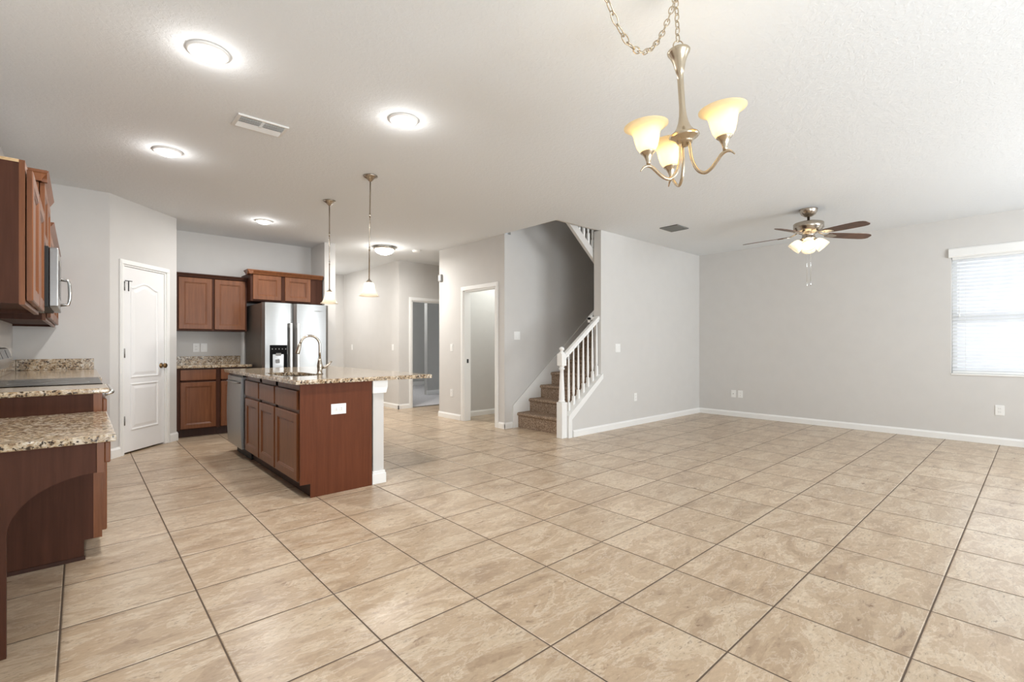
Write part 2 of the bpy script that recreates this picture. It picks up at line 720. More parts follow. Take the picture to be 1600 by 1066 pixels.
# end of the cross corridor
struct('wall_corridor_end', MB().box(7.0, 7.1, 6.45, YD + TH, 0, H), 'wall')
# laundry
ly0, ly1, lz = 5.055, 5.795, 1.955
w = MB()
w.box(XLA, XLA + TH, YST, ly0, 0, H)
w.box(XLA, XLA + TH, ly1, 6.45, 0, H)
w.box(XLA, XLA + TH, ly0, ly1, lz, H)
struct('wall_laundry', w, 'wall')
struct('wall_corridor', MB().box(XLA + TH, 7.0, 6.335, 6.45, 0, H), 'wall')
w = MB()
w.box(XLA + TH, 7.0, 6.10, 6.335, 0, H)
w.box(6.6, 6.7, 4.985, 6.10, 0, H)
struct('wall_laundry_inner', w, 'wall')
# stairwell
struct('wall_stair', MB().box(XLA + TH, 7.95, YST, YST + TH, 0, 5.2), 'wall')
w = MB()
w.box(7.95, 8.07, YM0, YST + TH, 0, 5.2)
w.box(XLA - 0.12, XLA - 0.01, YM0, YST, H + 0.2, 5.2)
w.box(XLA, 7.95, 3.91, YM1, H + 0.02, 5.2)
w.box(XLA - 0.12, 8.07, YM0, YST + TH, 5.2, 5.3)
struct('wall_stairwell_upper', w, 'wall')
# living room wall and the sloped knee wall under the railing
KX0, KZ0, KX1, KZ1 = 4.50, 0.255, XM, 0.735
w = MB()
w.prism([(KX0 - 0.03, YM0, 0), (XW, YM0, 0), (XW, YM0, H), (XM, YM0, H), (XM, YM0, KZ1), (KX0 - 0.03, YM0, KZ0 - 0.02)], (0, 0, 0), (0, YM1 - YM0, 0))
struct('wall_middle', w, 'wall')
# window wall with its opening
wy0, wy1, wz0, wz1 = -0.90, 0.725, 0.80, 2.215
w = MB()
w.box(XW, XW + 0.17, wy1, YM1, 0, H)
w.box(XW, XW + 0.17, YR - 0.15, wy0, 0, H)
w.box(XW, XW + 0.17, wy0, wy1, 0, wz0)
w.box(XW, XW + 0.17, wy0, wy1, wz1, H)
struct('wall_window', w, 'wall')
# wall behind the camera: its door and window openings are added for the fill lights
w = MB()
for (a, b, z0, z1) in ((XL - 0.15, 0.1, 0, H), (3.1, 4.5, 0, H), (6.9, XW + 0.17, 0, H), (0.1, 3.1, 2.15, H), (4.5, 6.9, 2.25, H), (4.5, 6.9, 0, 0.75)):
    w.box(a, b, YR - 0.15, YR, z0, z1)
struct('wall_rear', w, 'wall')
# frames of the added, unseen patio door and rear window
p = sroot('added_patio_door', (1.6, YR, 0))
f = MB()
for (a, b, z0, z1) in ((0.1, 0.17, 0, 2.15), (3.03, 3.1, 0, 2.15), (0.17, 3.03, 2.08, 2.15), (0.17, 3.03, 0.0, 0.05), (1.56, 1.64, 0.05, 2.08)):
    f.box(a, b, YR - 0.10, YR - 0.04, z0, z1)
f.build('frame', 'trim', p)
p = sroot('added_rear_window', (5.7, YR, 0.75))
f = MB()
for (a, b, z0, z1) in ((4.5, 4.56, 0.75, 2.25), (6.84, 6.9, 0.75, 2.25), (4.56, 6.84, 2.19, 2.25), (4.56, 6.84, 0.75, 0.81), (5.67, 5.73, 0.81, 2.19)):
    f.box(a, b, YR - 0.10, YR - 0.04, z0, z1)
f.build('frame', 'trim', p)


# baseboards
def bb(name, segs, h=0.085, t=0.014):
    """segs: ((x0,y0),(x1,y1),(nx,ny))"""
    m = MB()
    for a, b, n in segs:
        a, b, n = V((*a, 0)), V((*b, 0)), V((*n, 0)).normalized()
        m.prism([a, a + n * t, a + n * t + Z_ * (h - 0.02), a + n * (t * 0.55) + Z_ * (h - 0.008), a + n * (t * 0.4) + Z_ * h, a + Z_ * h], (0, 0, 0), b - a)
    return struct(name, m, 'trim')


bb('baseboard_window', [((XW, YM0 - 0.014), (XW, YR), (-1, 0))])
bb('baseboard_middle', [((KX0 + 0.045, YM0), (XW, YM0), (0, -1))])
bb('baseboard_laundry', [((XLA, 5.862), (XLA, 6.464), (-1, 0)), ((XLA, YST - 0.014), (XLA, 4.988), (-1, 0)), ((XLA, 6.45), (5.6, 6.45), (0, 1)), ((XLA - 0.014, YST), (4.44, YST), (0, -1))])
bb('baseboard_laundry_inner', [((XLA + TH, 6.10), (6.6, 6.10), (0, -1)), ((XLA + TH, ly1 + 0.07), (XLA + TH, 6.09), (1, 0))])
bb('baseboard_hall', [((XH, YD - 0.014), (XH, 10.03), (-1, 0)), ((XH - 0.014, YD), (4.448, YD), (0, -1)), ((XS1, 10.03), (XH - 0.014, 10.03), (0, -1))])
bb('baseboard_stub', [((XS0 - 0.014, YS), (XS1 + 0.014, YS), (0, -1)), ((XS1, YS - 0.014), (XS1, 10.02), (1, 0))])
pa = PA
bb('baseboard_pantry', [((0.108, YP), (PA.x, PA.y), (0, -1)),
                        ((PA.x, PA.y), tuple((PA + du * 0.117).xy), tuple(dn.xy)),
                        (tuple((PA + du * 0.833).xy), tuple((PB + du * 0.01).xy), tuple(dn.xy)),
                        ((PB.x, PB.y), (PB.x, PB.y + 0.1), (1, 0))], h=0.10)


# door casings (trim round an opening lying in a wall plane)
def casing(f, w0, w1, z1, width, t, jamb=None):
    m = MB()
    for a, b, za, zb in ((w0 - width, w0, 0, z1), (w1, w1 + width, 0, z1), (w0 - width, w1 + width, z1, z1 + width)):
        m.fbox(f, a, b, za, zb, 0, t, 0.004)
        m.fbox(f, a + width * 0.3, b - width * 0.3 if b - a < 0.2 else b - width * 0.3, za, zb - (width * 0.3 if za > 0 else 0), t, t + 0.004, 0.002)
    if jamb:
        m.fbox(f, w0 - 0.001, w0 + 0.018, 0, z1, -jamb, 0.002)
        m.fbox(f, w1 - 0.018, w1 + 0.001, 0, z1, -jamb, 0.002)
        m.fbox(f, w0, w1, z1 - 0.018, z1 + 0.001, -jamb, 0.002)
    return m


# pantry door: slab with two moulded panels, casing, knob, hinges
dr = sroot('door_1', PA + du * 0.47)
casing(fd, d0_, d1_, 1.978, 0.045, 0.014, TH).build('door_casing', 'trim', dr)


def outline(x0, x1, z0, z1, ins, arch):
    x0, x1, z0, z1 = x0 + ins, x1 - ins, z0 + ins, z1 - ins
    pts = [(x0, z0), (x1, z0), (x1, z1)]
    if arch:
        n = 16
        for i in range(1, n):
            s = i / n
            q = 0.5 - 0.5 * math.cos(2 * math.pi * s)
            pts.append((x1 + (x0 - x1) * s, z1 + arch * q))
    pts.append((x0, z1))
    return pts


m = MB()
m.fbox(fd, d0_ + 0.02, d1_ - 0.02, 0.018, 1.957, -0.045, -0.010, 0.002)
for (x0, x1, z0, z1, ar) in ((0.268, 0.672, 0.79, 1.755, 0.055), (0.268, 0.672, 0.235, 0.735, 0)):
    loops = []
    for ins, dep in ((0, -0.011), (0.006, -0.003), (0.014, -0.002), (0.022, -0.0098), (0.034, -0.0098), (0.058, -0.0045), (0.062, -0.004)):
        loops.append([m.bm.verts.new(PA + du * a + Z_ * b + dn * dep) for a, b in outline(x0, x1, z0, z1, ins, ar)])
    for a, b in zip(loops, loops[1:]):
        for i in range(len(a)):
            m.bm.faces.new([a[i], a[(i + 1) % len(a)], b[(i + 1) % len(a)], b[i]])
    m.bm.faces.new(loops[-1])
m.build('door_slab', 'door_white', dr)
rot = Matrix((( dn.x, 0, 0, 0), (0, 0, 0, 0), (0, 0, 0, 0), (0, 0, 0, 1)))


def axis_mat(p, z):
    """matrix whose local z points along z, at p"""
    q = V(z).normalized().to_track_quat('Z', 'Y')
    return Matrix.Translation(p) @ q.to_matrix().to_4x4()


MB().lathe([(0.030, 0), (0.030, 0.004), (0.012, 0.010), (0.011, 0.026), (0.020, 0.032), (0.028, 0.042), (0.028, 0.052), (0.020, 0.060), (0, 0.062)],
           axis_mat(PA + du * 0.716 + Z_ * 0.905 - dn * 0.010, dn), 24).build('door_knob', 'bronze', dr)
for z in (0.354, 1.055, 1.75):
    hm = MB()
    hm.fbox(fd, 0.162, 0.180, z - 0.045, z + 0.045, -0.012, 0.003)
    hm.tube([PA + du * 0.176 + dn * 0.006 + Z_ * (z - 0.048), PA + du * 0.176 + dn * 0.006 + Z_ * (z + 0.048)], 0.006, 8)
    hg = hm.build('hinge', 'steel_dark', dr)
    if z > 1.7:
        st = MB()
        st.tube([PA + du * 0.176 + dn * 0.012 + Z_ * 1.805, PA + du * 0.255 + dn * 0.022 + Z_ * 1.807], 0.004, 8)
        st.tube([PA + du * 0.216 + dn * 0.016 + Z_ * 1.805, PA + du * 0.216 + dn * 0.016 + Z_ * 1.70], 0.005, 8)
        st.build('door_stop', 'blackmat', hg)

# laundry opening casing (jambs with a strike plate) and bedroom opening casing
fl = (V((XLA, 0, 0)), V((0, 1, 0)), V((-1, 0, 0)))
d2 = sroot('door_2', (XLA, 5.42, 0))
casing(fl, ly0, ly1, lz, 0.06, 0.014, TH + 0.002).build('door_casing', 'trim', d2)
MB().fbox(fl, ly1 - 0.021, ly1 - 0.018, 0.87, 0.93, -0.075, -0.045).build('strike_plate', 'blackmat', d2)
fb = (V((0, YD, 0)), V((1, 0, 0)), V((0, -1, 0)))
d3 = sroot('door_3', (4.9, YD, 0))
casing(fb, bx0, bx1, bz, 0.058, 0.014, TH + 0.002).build('door_casing', 'trim', d3)
MB().box(bx0, bx1, YD + 0.02, YD + 0.06, 0.0, 0.008).build('threshold', 'steel_dark', d3)

# sloped cap on the knee wall and its front board
sl = (KZ1 - KZ0) / (KX1 - KX0)
m = MB()
m.prism([(KX0 - 0.045, YM0 - 0.016, KZ0 + 0.0), (KX1 + 0.03, YM0 - 0.016, KZ1 + 0.035), (KX1 + 0.03, YM0 - 0.016, KZ1 - 0.035), (KX0 + 0.015, YM0 - 0.016, KZ0 - 0.035),
         (KX0 + 0.015, YM0 - 0.016, 0), (KX0 - 0.045, YM0 - 0.016, 0)], (0, 0, 0), (0, 0.0155, 0))
m.prism([(KX0 - 0.045, YM0 - 0.02, KZ0 - 0.002), (KX1, YM0 - 0.02, KZ1 - 0.002), (KX1, YM0 - 0.02, KZ1 + 0.018), (KX0 - 0.045, YM0 - 0.02, KZ0 + 0.018)], (0, 0, 0), (0, YM1 - YM0 + 0.035, 0))
m.box(KX0 - 0.045, KX0 - 0.03, YM0 - 0.001, YM1 + 0.005, 0, KZ0 - 0.001)
struct('trim_1', m, 'trim')

# ------------------------------------------------------------------ staircase
st = thing('staircase', 'carpeted brown staircase rising to the right behind the white railing', 'stairs', (4.5, 4.42, 0))
RUN, RISE = 0.226, 0.178
for k in range(10):
    x0 = 4.515 + RUN * k
    z1 = 0.208 + RISE * k
    zb = 0.0 if k == 0 else z1 - RISE - 0.04
    m = MB()
    x1 = x0 + RUN + 0.03 if k < 9 else 7.945
    # riser with a rolled carpet nosing
    pts = [(x0 + 0.022, zb), (x0 + 0.022, z1 - 0.05)]
    for i in range(9):
        a = -math.pi / 2 - math.pi * i / 8
        pts.append((x0 + 0.022 + 0.022 * math.cos(a) * 1.0, z1 - 0.023 - 0.023 * -math.sin(a) * 1.0))
    pts += [(x1, z1), (x1, zb)]
    m.prism([(a, 0, b) for a, b in pts], (0, YM1 + 0.025, 0), (0, YST - 0.019, 0))
    m.build('step', 'carpet', st)
m = MB()
sx0, sx1 = 4.445, 6.60
ks = 0.787
m.prism([(sx0, 0, 0), (sx0, 0, 0.30), (sx1, 0, 0.30 + ks * (sx1 - sx0)), (sx1, 0, 0)], (0, YST - 0.018, 0), (0, YST - 0.0015, 0))
m.prism([(sx0 - 0.006, 0, 0.285), (sx0 - 0.006, 0, 0.31), (sx1, 0, 0.31 + ks * (sx1 - sx0)), (sx1, 0, 0.285 + ks * (sx1 - sx0))], (0, YST - 0.026, 0), (0, YST - 0.018, 0))
m.box(sx0 - 0.006, sx0 + 0.014, YST - 0.026, YST - 0.018, 0, 0.29)
m.build('skirt_board', 'trim', st)

# railing
YRA = 3.925
rl = thing('stair_railing', 'white wooden stair railing with newel post at the foot of the carpeted stairs', 'railing', (4.40, YRA, 0))
m = MB()
nx, ny = 4.402, YRA
m.box(nx - 0.046, nx + 0.046, ny - 0.046, ny + 0.046, 0, 0.44, 0.006)
m.lathe([(0.043, 0.44), (0.043, 0.455), (0.034, 0.465), (0.037, 0.49), (0.032, 0.60), (0.024, 0.78), (0.022, 0.83), (0.036, 0.845), (0.036, 0.855), (0.026, 0.865), (0.036, 0.885), (0.040, 0.89)], Matrix.Translation((nx, ny, 0)), 24)
m.box(nx - 0.042, nx + 0.042, ny - 0.042, ny + 0.042, 0.885, 1.035, 0.006)
m.lathe([(0.042, 1.034), (0.034, 1.048), (0.020, 1.056), (0.018, 1.072), (0.030, 1.080), (0.033, 1.092), (0.027, 1.108), (0.012, 1.118), (0, 1.120)], Matrix.Translation((nx, ny, 0)), 24)
m.build('newel_post', 'trim', rl)
# handrail with a moulded section, then the return onto the stair side of the wall
hx0, hz0, hx1, hz1 = nx + 0.035, 1.010, 5.135, 1.525
hs = (hz1 - hz0) / (hx1 - hx0)
sec = [(-0.022, -0.052), (0.022, -0.052), (0.018, -0.030), (0.030, -0.016), (0.032, 0.004), (0.022, 0.018), (-0.022, 0.018), (-0.032, 0.004), (-0.030, -0.016), (-0.018, -0.030)]
m = MB()
m.prism([(hx0, YRA + a, hz0 + b) for a, b in sec], (0, 0, 0), (hx1 - hx0, 0, hz1 - hz0))
m.build('handrail', 'trim', rl)
m = MB()
m.box(hx1 - 0.05, hx1 + 0.0, YRA - 0.03, 4.08, hz1 - 0.05, hz1 - 0.008, 0.005)
m.prism([(hx1 - 0.05, 4.05 + a, hz1 - 0.03 + b) for a, b in sec], (0, 0, 0), (0.32, 0, 0.32 * 0.787))
m.build('rail_return', 'trim', rl)
bxs = [4.530, 4.622, 4.715, 4.812, 4.906, 5.000, 5.088]
for i, x in enumerate(bxs):
    zb = KZ0 + 0.018 + sl * (x - KX0) - 0.02
    zt = hz0 + hs * (x - hx0) - 0.045
    m = MB()
    m.box(x - 0.016, x + 0.016, YRA - 0.016, YRA + 0.016, zb, zb + 0.15, 0.003)
    T_ = Matrix.Translation((x, YRA, 0))
    L = zt - zb - 0.15
    z0 = zb + 0.15
    m.lathe([(0.0155, z0), (0.010, z0 + 0.012), (0.014, z0 + 0.024), (0.016, z0 + 0.06), (0.014, z0 + L * 0.4), (0.0105, z0 + L * 0.8), (0.010, zt)], T_, 14)
    m.build('baluster', 'trim', rl)

# railing of the upper flight, seen through the ceiling opening
ur = thing('upper_stair_railing', 'white balustrade of the upper flight above the grey wall edge at the ceiling opening', 'railing', (4.95, 4.02, 2.3))
uy0, uy1 = 4.000, 4.045


def uz(x):
    return 2.675 - 0.80 * (x - 4.64)


m = MB()
m.prism([(4.40, uy0, uz(4.40)), (5.45, uy0, uz(5.45)), (5.45, uy0, uz(5.45) + 0.125), (4.40, uy0, uz(4.40) + 0.125)], (0, 0, 0), (0, uy1 - uy0, 0))
m.build('stringer', 'wall', ur)
m = MB()
m.prism([(4.40, uy0 - 0.004, uz(4.40) + 1.15), (5.45, uy0 - 0.004, uz(5.45) + 1.15), (5.45, uy0 - 0.004, uz(5.45) + 1.21), (4.40, uy0 - 0.004, uz(4.40) + 1.21)], (0, 0, 0), (0, 0.05, 0))
m.build('handrail', 'trim', ur)
for i in range(10):
    x = 4.47 + 0.094 * i
    m = MB()
    z0 = uz(x) + 0.105
    m.box(x - 0.016, x + 0.016, 4.007, 4.039, z0, z0 + 0.16, 0.003)
    m.lathe([(0.0155, z0 + 0.16), (0.010, z0 + 0.175), (0.015, z0 + 0.20), (0.010, z0 + 0.95)], Matrix.Translation((x, 4.023, 0)), 12)
    m.build('baluster', 'trim', ur)

# ------------------------------------------------------------------ cabinets
CB = 0.020  # door thickness


def drawer_front(m, f, w0, w1, z0, z1, t=CB):
    m.fbox(f, w0, w1, z0, z1, 0.0005, t, 0.004)
    return m


# --- kitchen island: carcass faces -x, end panel faces -y
IX, IY0, IY1, ITOP, IBOT = 1.225, 3.64, 5.86, 0.880, 0.848
IXB = 1.772
fi = (V((IX, 0, 0)), V((0, 1, 0)), V((-1, 0, 0)))
isl = thing('kitchen_island', 'cherry-brown kitchen island cabinet under the granite counter with the faucet', 'kitchen island', (1.5, 4.6, 0))
m = MB()
m.box(IX + 0.02, IXB - 0.02, IY0 + 0.02, 5.195, 0.105, 0.125)
m.box(IX + 0.065, IX + 0.083, IY0 + 0.002, 5.215, 0, 0.105)
m.box(IX, IXB, IY0 + 0.002, IY0 + 0.02, 0.105, IBOT)
m.box(IX + 0.083, IXB, IY0 + 0.002, IY0 + 0.02, 0, 0.105)
m.box(IX, IX + 0.02, IY0 + 0.02, 5.215, 0.105, IBOT)
m.box(IXB - 0.02, IXB, IY0 + 0.02, 5.805, 0, IBOT)
m.box(IX + 0.02, IXB - 0.02, 5.197, 5.215, 0.105, IBOT)
m.box(IX + 0.065, IXB - 0.02, 5.215, IY1, 0.0, 0.105)
m.box(IX, IXB, 5.805, IY1, 0.105, IBOT)
m.build('carcass', 'wood_dark', isl)
m = MB()
m.prism([(IX - 0.020, IY0 - 0.012, 0.105), (IX + 0.055, IY0 - 0.012, 0.105), (IX + 0.055, IY0 - 0.012, 0), (IXB - 0.004, IY0 - 0.012, 0), (IXB - 0.004, IY0 - 0.012, IBOT), (IX - 0.020, IY0 - 0.012, IBOT)], (0, 0, 0), (0, 0.013, 0))
m.build('end_panel', 'wood_end', isl)
# face frame
m = MB()
for (a, b, z0, z1) in ((IY0 + 0.002, 3.70, 0.105, IBOT), (4.205, 4.265, 0.105, IBOT), (4.675, 4.735, 0.105, IBOT), (5.155, 5.215, 0.105, IBOT)):
    m.fbox(fi, a, b, z0, z1, 0.0, 0.003)
for (z0, z1) in ((0.105, 0.14), (0.615, 0.65), (0.80, IBOT)):
    m.fbox(fi, 3.70, 5.155, z0, z1, 0.0, 0.003)
m.build('face_frame', 'wood', isl)
for (a, b) in ((3.692, 4.218), (4.250, 4.688), (4.720, 5.172)):
    m = MB()
    m.panel(fi, a, b, 0.122, 0.625, 0.004, CB, 0.062)
    m.build('cabinet_door', 'wood', isl)
    m = MB()
    m.fbox(fi, a, b, 0.652, 0.795, 0.004, 0.004 + CB, 0.004)
    m.build('drawer_front', 'wood', isl)

# white post at the island end
ip = thing('support_post', 'white painted square post carrying the granite overhang at the island end', 'post', (1.845, 3.675, 0))
m = MB()
px0, px1, py0, py1 = IXB + 0.002, 1.892, 3.632, 3.76
m.box(px0 + 0.012, px1 - 0.012, py0 + 0.012, py1 - 0.012, 0, IBOT)
m.build('shaft', 'wall', ip)
m = MB()
m.box(px0, px1 + 0.004, py0 - 0.004, py1, 0, 0.085, 0.004)
m.box(px0 + 0.004, px1 - 0.002, py0 + 0.002, py1 - 0.004, 0.083, 0.105, 0.004)
m.build('plinth', 'trim', ip)
m = MB()
cz = IBOT - 0.002
m.prism([(px0 - 0.0, py0 - 0.012, cz), (px1 + 0.012, py0 - 0.012, cz), (px1 + 0.010, py0 - 0.010, cz - 0.05), (px1, py0, cz - 0.11), (px0, py0, cz - 0.11), (px0, py0 - 0.010, cz - 0.05)][0:0] or
        [(px0, 0, cz), (px1 + 0.014, 0, cz), (px1 + 0.012, 0, cz - 0.055), (px1 - 0.002, 0, cz - 0.10), (px0, 0, cz - 0.10)], (0, py0 - 0.012, 0), (0, py1 + 0.004, 0))
m.build('cap', 'trim', ip)


# countertop with a sink cutout
def slab_with_hole(x0, x1, y0, y1, z0, z1, hole):
    """slab with rounded outer edge; hole = list of (x, y) or None"""
    m = MB()
    bm = m.bm
    e = 0.008
    if not hole:
        m.box(x0, x1, y0, y1, z0, z1, e)
        return m
    n = len(hole)
    outer = []
    cx = sum(p[0] for p in hole) / n
    cy = sum(p[1] for p in hole) / n
    for (hx, hy) in hole:
        dx, dy = hx - cx, hy - cy
        s = min((x1 - cx) / dx if dx > 1e-9 else 1e9, (x0 - cx) / dx if dx < -1e-9 else 1e9,
                (y1 - cy) / dy if dy > 1e-9 else 1e9, (y0 - cy) / dy if dy < -1e-9 else 1e9)
        outer.append([cx + dx * s, cy + dy * s])
    for (qx, qy) in ((x0, y0), (x1, y0), (x1, y1), (x0, y1)):
        i = min(range(n), key=lambda k: (outer[k][0] - qx) ** 2 + (outer[k][1] - qy) ** 2)
        outer[i] = [qx, qy]
    rows = []
    for ins, z in ((0, z0), (0, z1 - e), (e * 0.3, z1 - e * 0.3), (e, z1)):
        rows.append([bm.verts.new((min(max(p[0], x0 + ins), x1 - ins), min(max(p[1], y0 + ins), y1 - ins), z)) for p in outer])
    rows.append([bm.verts.new((p[0], p[1], z1)) for p in hole])
    rows.append([bm.verts.new((p[0], p[1], z0)) for p in hole])
    rows.append(rows[0])
    for a, b in zip(rows, rows[1:]):
        for i in range(n):
            bm.faces.new([a[i], a[(i + 1) % n], b[(i + 1) % n], b[i]])
    return m


def rounded(cx, cy, w, h, r, k=6):
    pts = []
    for (sx, sy, a0) in ((1, 1, 0), (-1, 1, 90), (-1, -1, 180), (1, -1, 270)):
        for i in range(k + 1):
            a = math.radians(a0 + 90 * i / k)
            pts.append((cx + sx * (w / 2 - r) + r * math.cos(a), cy + sy * (h / 2 - r) + r * math.sin(a)))
    return pts


SCX, SCY, SW, SH = 1.416, 4.44, 0.31, 0.70
o = slab_with_hole(1.165, 2.32, IY0 - 0.045, 5.90, IBOT + 0.001, ITOP, rounded(SCX, SCY, SW, SH, 0.09)).build('island_countertop', 'granite')
tag(place(o, (1.7, 4.7, IBOT)), 'speckled brown granite countertop of the island with a wide overhang', 'countertop')
sk = thing('sink', 'undermount stainless steel sink set in the island granite counter', 'sink', (SCX, SCY, 0.68))
m = MB()
loops = []
for ins, z in ((-0.012, IBOT - 0.002), (0.004, IBOT - 0.002), (0.006, IBOT - 0.04), (0.016, 0.70), (0.05, 0.685)):
    loops.append([m.bm.verts.new((x, y, z)) for x, y in rounded(SCX, SCY, SW - 2 * ins, SH - 2 * ins, 0.09 - max(ins, 0) * 0.5)])
for a, b in zip(loops, loops[1:]):
    for i in range(len(a)):
        m.bm.faces.new([a[i], a[(i + 1) % len(a)], b[(i + 1) % len(a)], b[i]])
m.bm.faces.new(loops[-1])
m.build('basin', 'steel_dark', sk)
MB().lathe([(0.045, 0.686), (0.045, 0.690), (0.03, 0.690), (0.028, 0.687), (0, 0.687)], Matrix.Translation((SCX, SCY, 0)), 20).build('drain', 'chrome', sk)
fx, fy = 1.60, 4.305
fa = thing('faucet', 'tall brushed nickel gooseneck faucet on the island counter', 'faucet', (fx, fy, ITOP))
m = MB()
m.lathe([(0.030, ITOP), (0.030, ITOP + 0.006), (0.023, ITOP + 0.012), (0.022, ITOP + 0.06), (0.024, ITOP + 0.075), (0.022, ITOP + 0.09), (0.016, ITOP + 0.12), (0.012, ITOP + 0.14)], Matrix.Translation((fx, fy, 0)), 24)
m.build('faucet_body', 'nickel', fa)
m = MB()
pts = [(fx, fy, ITOP + 0.13), (fx, fy, ITOP + 0.20)]
R = 0.085
for i in range(0, 17):
    a = math.pi * i / 16 * 0.94
    pts.append((fx - R + R * math.cos(a), fy, ITOP + 0.255 + R * math.sin(a)))
m.tube(pts, 0.0105, 14)
m.build('spout', 'nickel', fa)
e = V(pts[-1])
dd = (V(pts[-1]) - V(pts[-2])).normalized()
MB().lathe([(0.011, 0), (0.013, 0.005), (0.016, 0.03), (0.019, 0.085), (0.018, 0.092), (0.010, 0.093)], axis_mat(e, dd), 18).build('spray_head', 'nickel', fa)
m = MB()
m.tube([(fx + 0.018, fy, ITOP + 0.055), (fx + 0.045, fy - 0.005, ITOP + 0.06), (fx + 0.075, fy - 0.012, ITOP + 0.085), (fx + 0.100, fy - 0.020, ITOP + 0.112)], [0.013, 0.012, 0.009, 0.007], 12)
m.build('lever_handle', 'nickel', fa)

# dishwasher in the island
dw = thing('dishwasher', 'stainless steel dishwasher with slightly bowed front at the far end of the island', 'dishwasher', (1.19, 5.5, 0.1))
m = MB()
pts = []
for i in range(11):
    s = i / 10
    z = 0.115 + 0.705 * s
    bow = 0.012 * math.sin(math.pi * s)
    pts.append((IX - 0.028 - 0.014 - bow, z))
m.prism([(a, 0, b) for a, b in pts] + [(IX + 0.028, 0, 0.82), (IX + 0.028, 0, 0.115)], (0, 5.222, 0), (0, 5.798, 0))
m.build('door_panel', 'steel', dw)
m = MB()
m.box(IX - 0.03, IX + 0.025, 5.222, 5.798, 0.822, 0.845)
m.build('control_strip', 'black', dw)
m = MB()
m.tube([(IX - 0.050, 5.27, 0.765), (IX - 0.064, 5.30, 0.765), (IX - 0.066, 5.51, 0.765), (IX - 0.064, 5.72, 0.765), (IX - 0.050, 5.75, 0.765)], 0.009, 10)
m.build('bar_handle', 'steel', dw)
MB().box(IX + 0.045, IX + 0.064, 5.225, 5.795, 0.0, 0.1).build('kick_plate', 'blackmat', dw)


# --- outlets and switches
def plate(name, label, f, w, z, pw=0.072, ph=0.115, kind='outlet', gangs=1, horiz=False, cat='outlet', group=None, base='plate'):
    o_, u, n = f
    t = thing(name, label, cat, o_ + u * w + Z_ * (z - ph / 2), group)
    MB().fbox(f, w - pw / 2, w + pw / 2, z - ph / 2, z + ph / 2, 0.0003, 0.006, 0.002).build('cover_plate', 'plastic', t)
    for g in range(gangs):
        gw = w + (g - (gangs - 1) / 2) * 0.046
        if kind == 'outlet':
            for s in (-1, 1):
                a, b = (gw + s * 0.020, z) if horiz else (gw, z + s * 0.020)
                m = MB()
                m.fbox(f, a - 0.014, a + 0.014, b - 0.013, b + 0.013, 0.0058, 0.0085, 0.003)
                r = m.build('receptacle', 'plastic', t)
                m = MB()
                for q in (-0.006, 0.006):
                    if horiz:
                        m.fbox(f, a - 0.005, a + 0.005, b + q - 0.0012, b + q + 0.0012, 0.0084, 0.0088)
                    else:
                        m.fbox(f, a + q - 0.0012, a + q + 0.0012, b - 0.005, b + 0.005, 0.0084, 0.0088)
                m.build('slot', 'slot', r)
        elif kind == 'switch':
            MB().fbox(f, gw - 0.016, gw + 0.016, z - 0.033, z + 0.033, 0.0055, 0.009, 0.003).build('rocker', 'plastic', t)
        elif kind == 'jack':
            MB().lathe([(0.006, 0), (0.006, 0.010), (0.003, 0.010)], axis_mat(o_ + u * gw + Z_ * z + n * 0.005, n), 12).build('coax_jack', 'slot', t)
    return t


f_isle = (V((0, IY0 - 0.012, 0)), X_, V((0, -1, 0)))
f_win = (V((XW, 0, 0)), V((0, 1, 0)), V((-1, 0, 0)))
f_mid = (V((0, YM0, 0)), X_, V((0, -1, 0)))
f_str = (V((0, YST, 0)), X_, V((0, -1, 0)))
f_lau = fl
f_hal = (V((XH, 0, 0)), V((0, 1, 0)), V((-1, 0, 0)))
f_kit = (V((0, YK, 0)), X_, V((0, -1, 0)))
plate('wall_outlet', 'white outlet plate on the brown end panel of the island', f_isle, 1.492, 0.645, 0.118, 0.080, 'outlet', horiz=True)
plate('cable_plate', 'white cable plate low on the window wall, left of its neighbouring outlet', f_win, 3.30, 0.362, 0.075, 0.115, 'jack', cat='cable plate')
plate('wall_outlet', 'white outlet low on the window wall, close beside the cable plate', f_win, 3.192, 0.362, 0.072, 0.115)
plate('wall_outlet', 'white outlet below the window with closed blinds', f_win, 0.317, 0.395, 0.075, 0.115)
plate('light_switch', 'white two-gang switch on the light grey wall right of the stair railing', f_mid, 5.48, 1.10, 0.115, 0.115, 'switch', 2, cat='light switch')
plate('wall_outlet', 'white outlet low on the light grey wall right of the stair railing', f_mid, 5.906, 0.40)
plate('light_switch', 'white two-gang switch on the stair side wall above the skirt board', f_str, 4.53, 1.272, 0.112, 0.115, 'switch', 2, cat='light switch')
plate('light_switch', 'white switch between the hallway corner and the laundry doorway', f_lau, 6.103, 1.10, 0.072, 0.115, 'switch', cat='light switch')
plate('wall_outlet', 'white outlet between the hallway corner and the laundry doorway', f_lau, 6.103, 0.402)
plate('light_switch', 'white switch on the far hallway wall, nearer the refrigerator', f_hal, 9.60, 1.10, 0.072, 0.115, 'switch', cat='light switch')
plate('light_switch', 'white switch on the far hallway wall, nearer the bedroom doorway corner', f_hal, 7.86, 1.10, 0.072, 0.115, 'switch', cat='light switch')
plate('wall_outlet', 'white outlet above the back counter, nearer the pantry door', f_kit, 1.173, 1.104, 0.074, 0.115)
plate('light_switch', 'white switch above the back counter, nearer the refrigerator', f_kit, 1.262, 1.104, 0.074, 0.115, 'switch', cat='light switch')

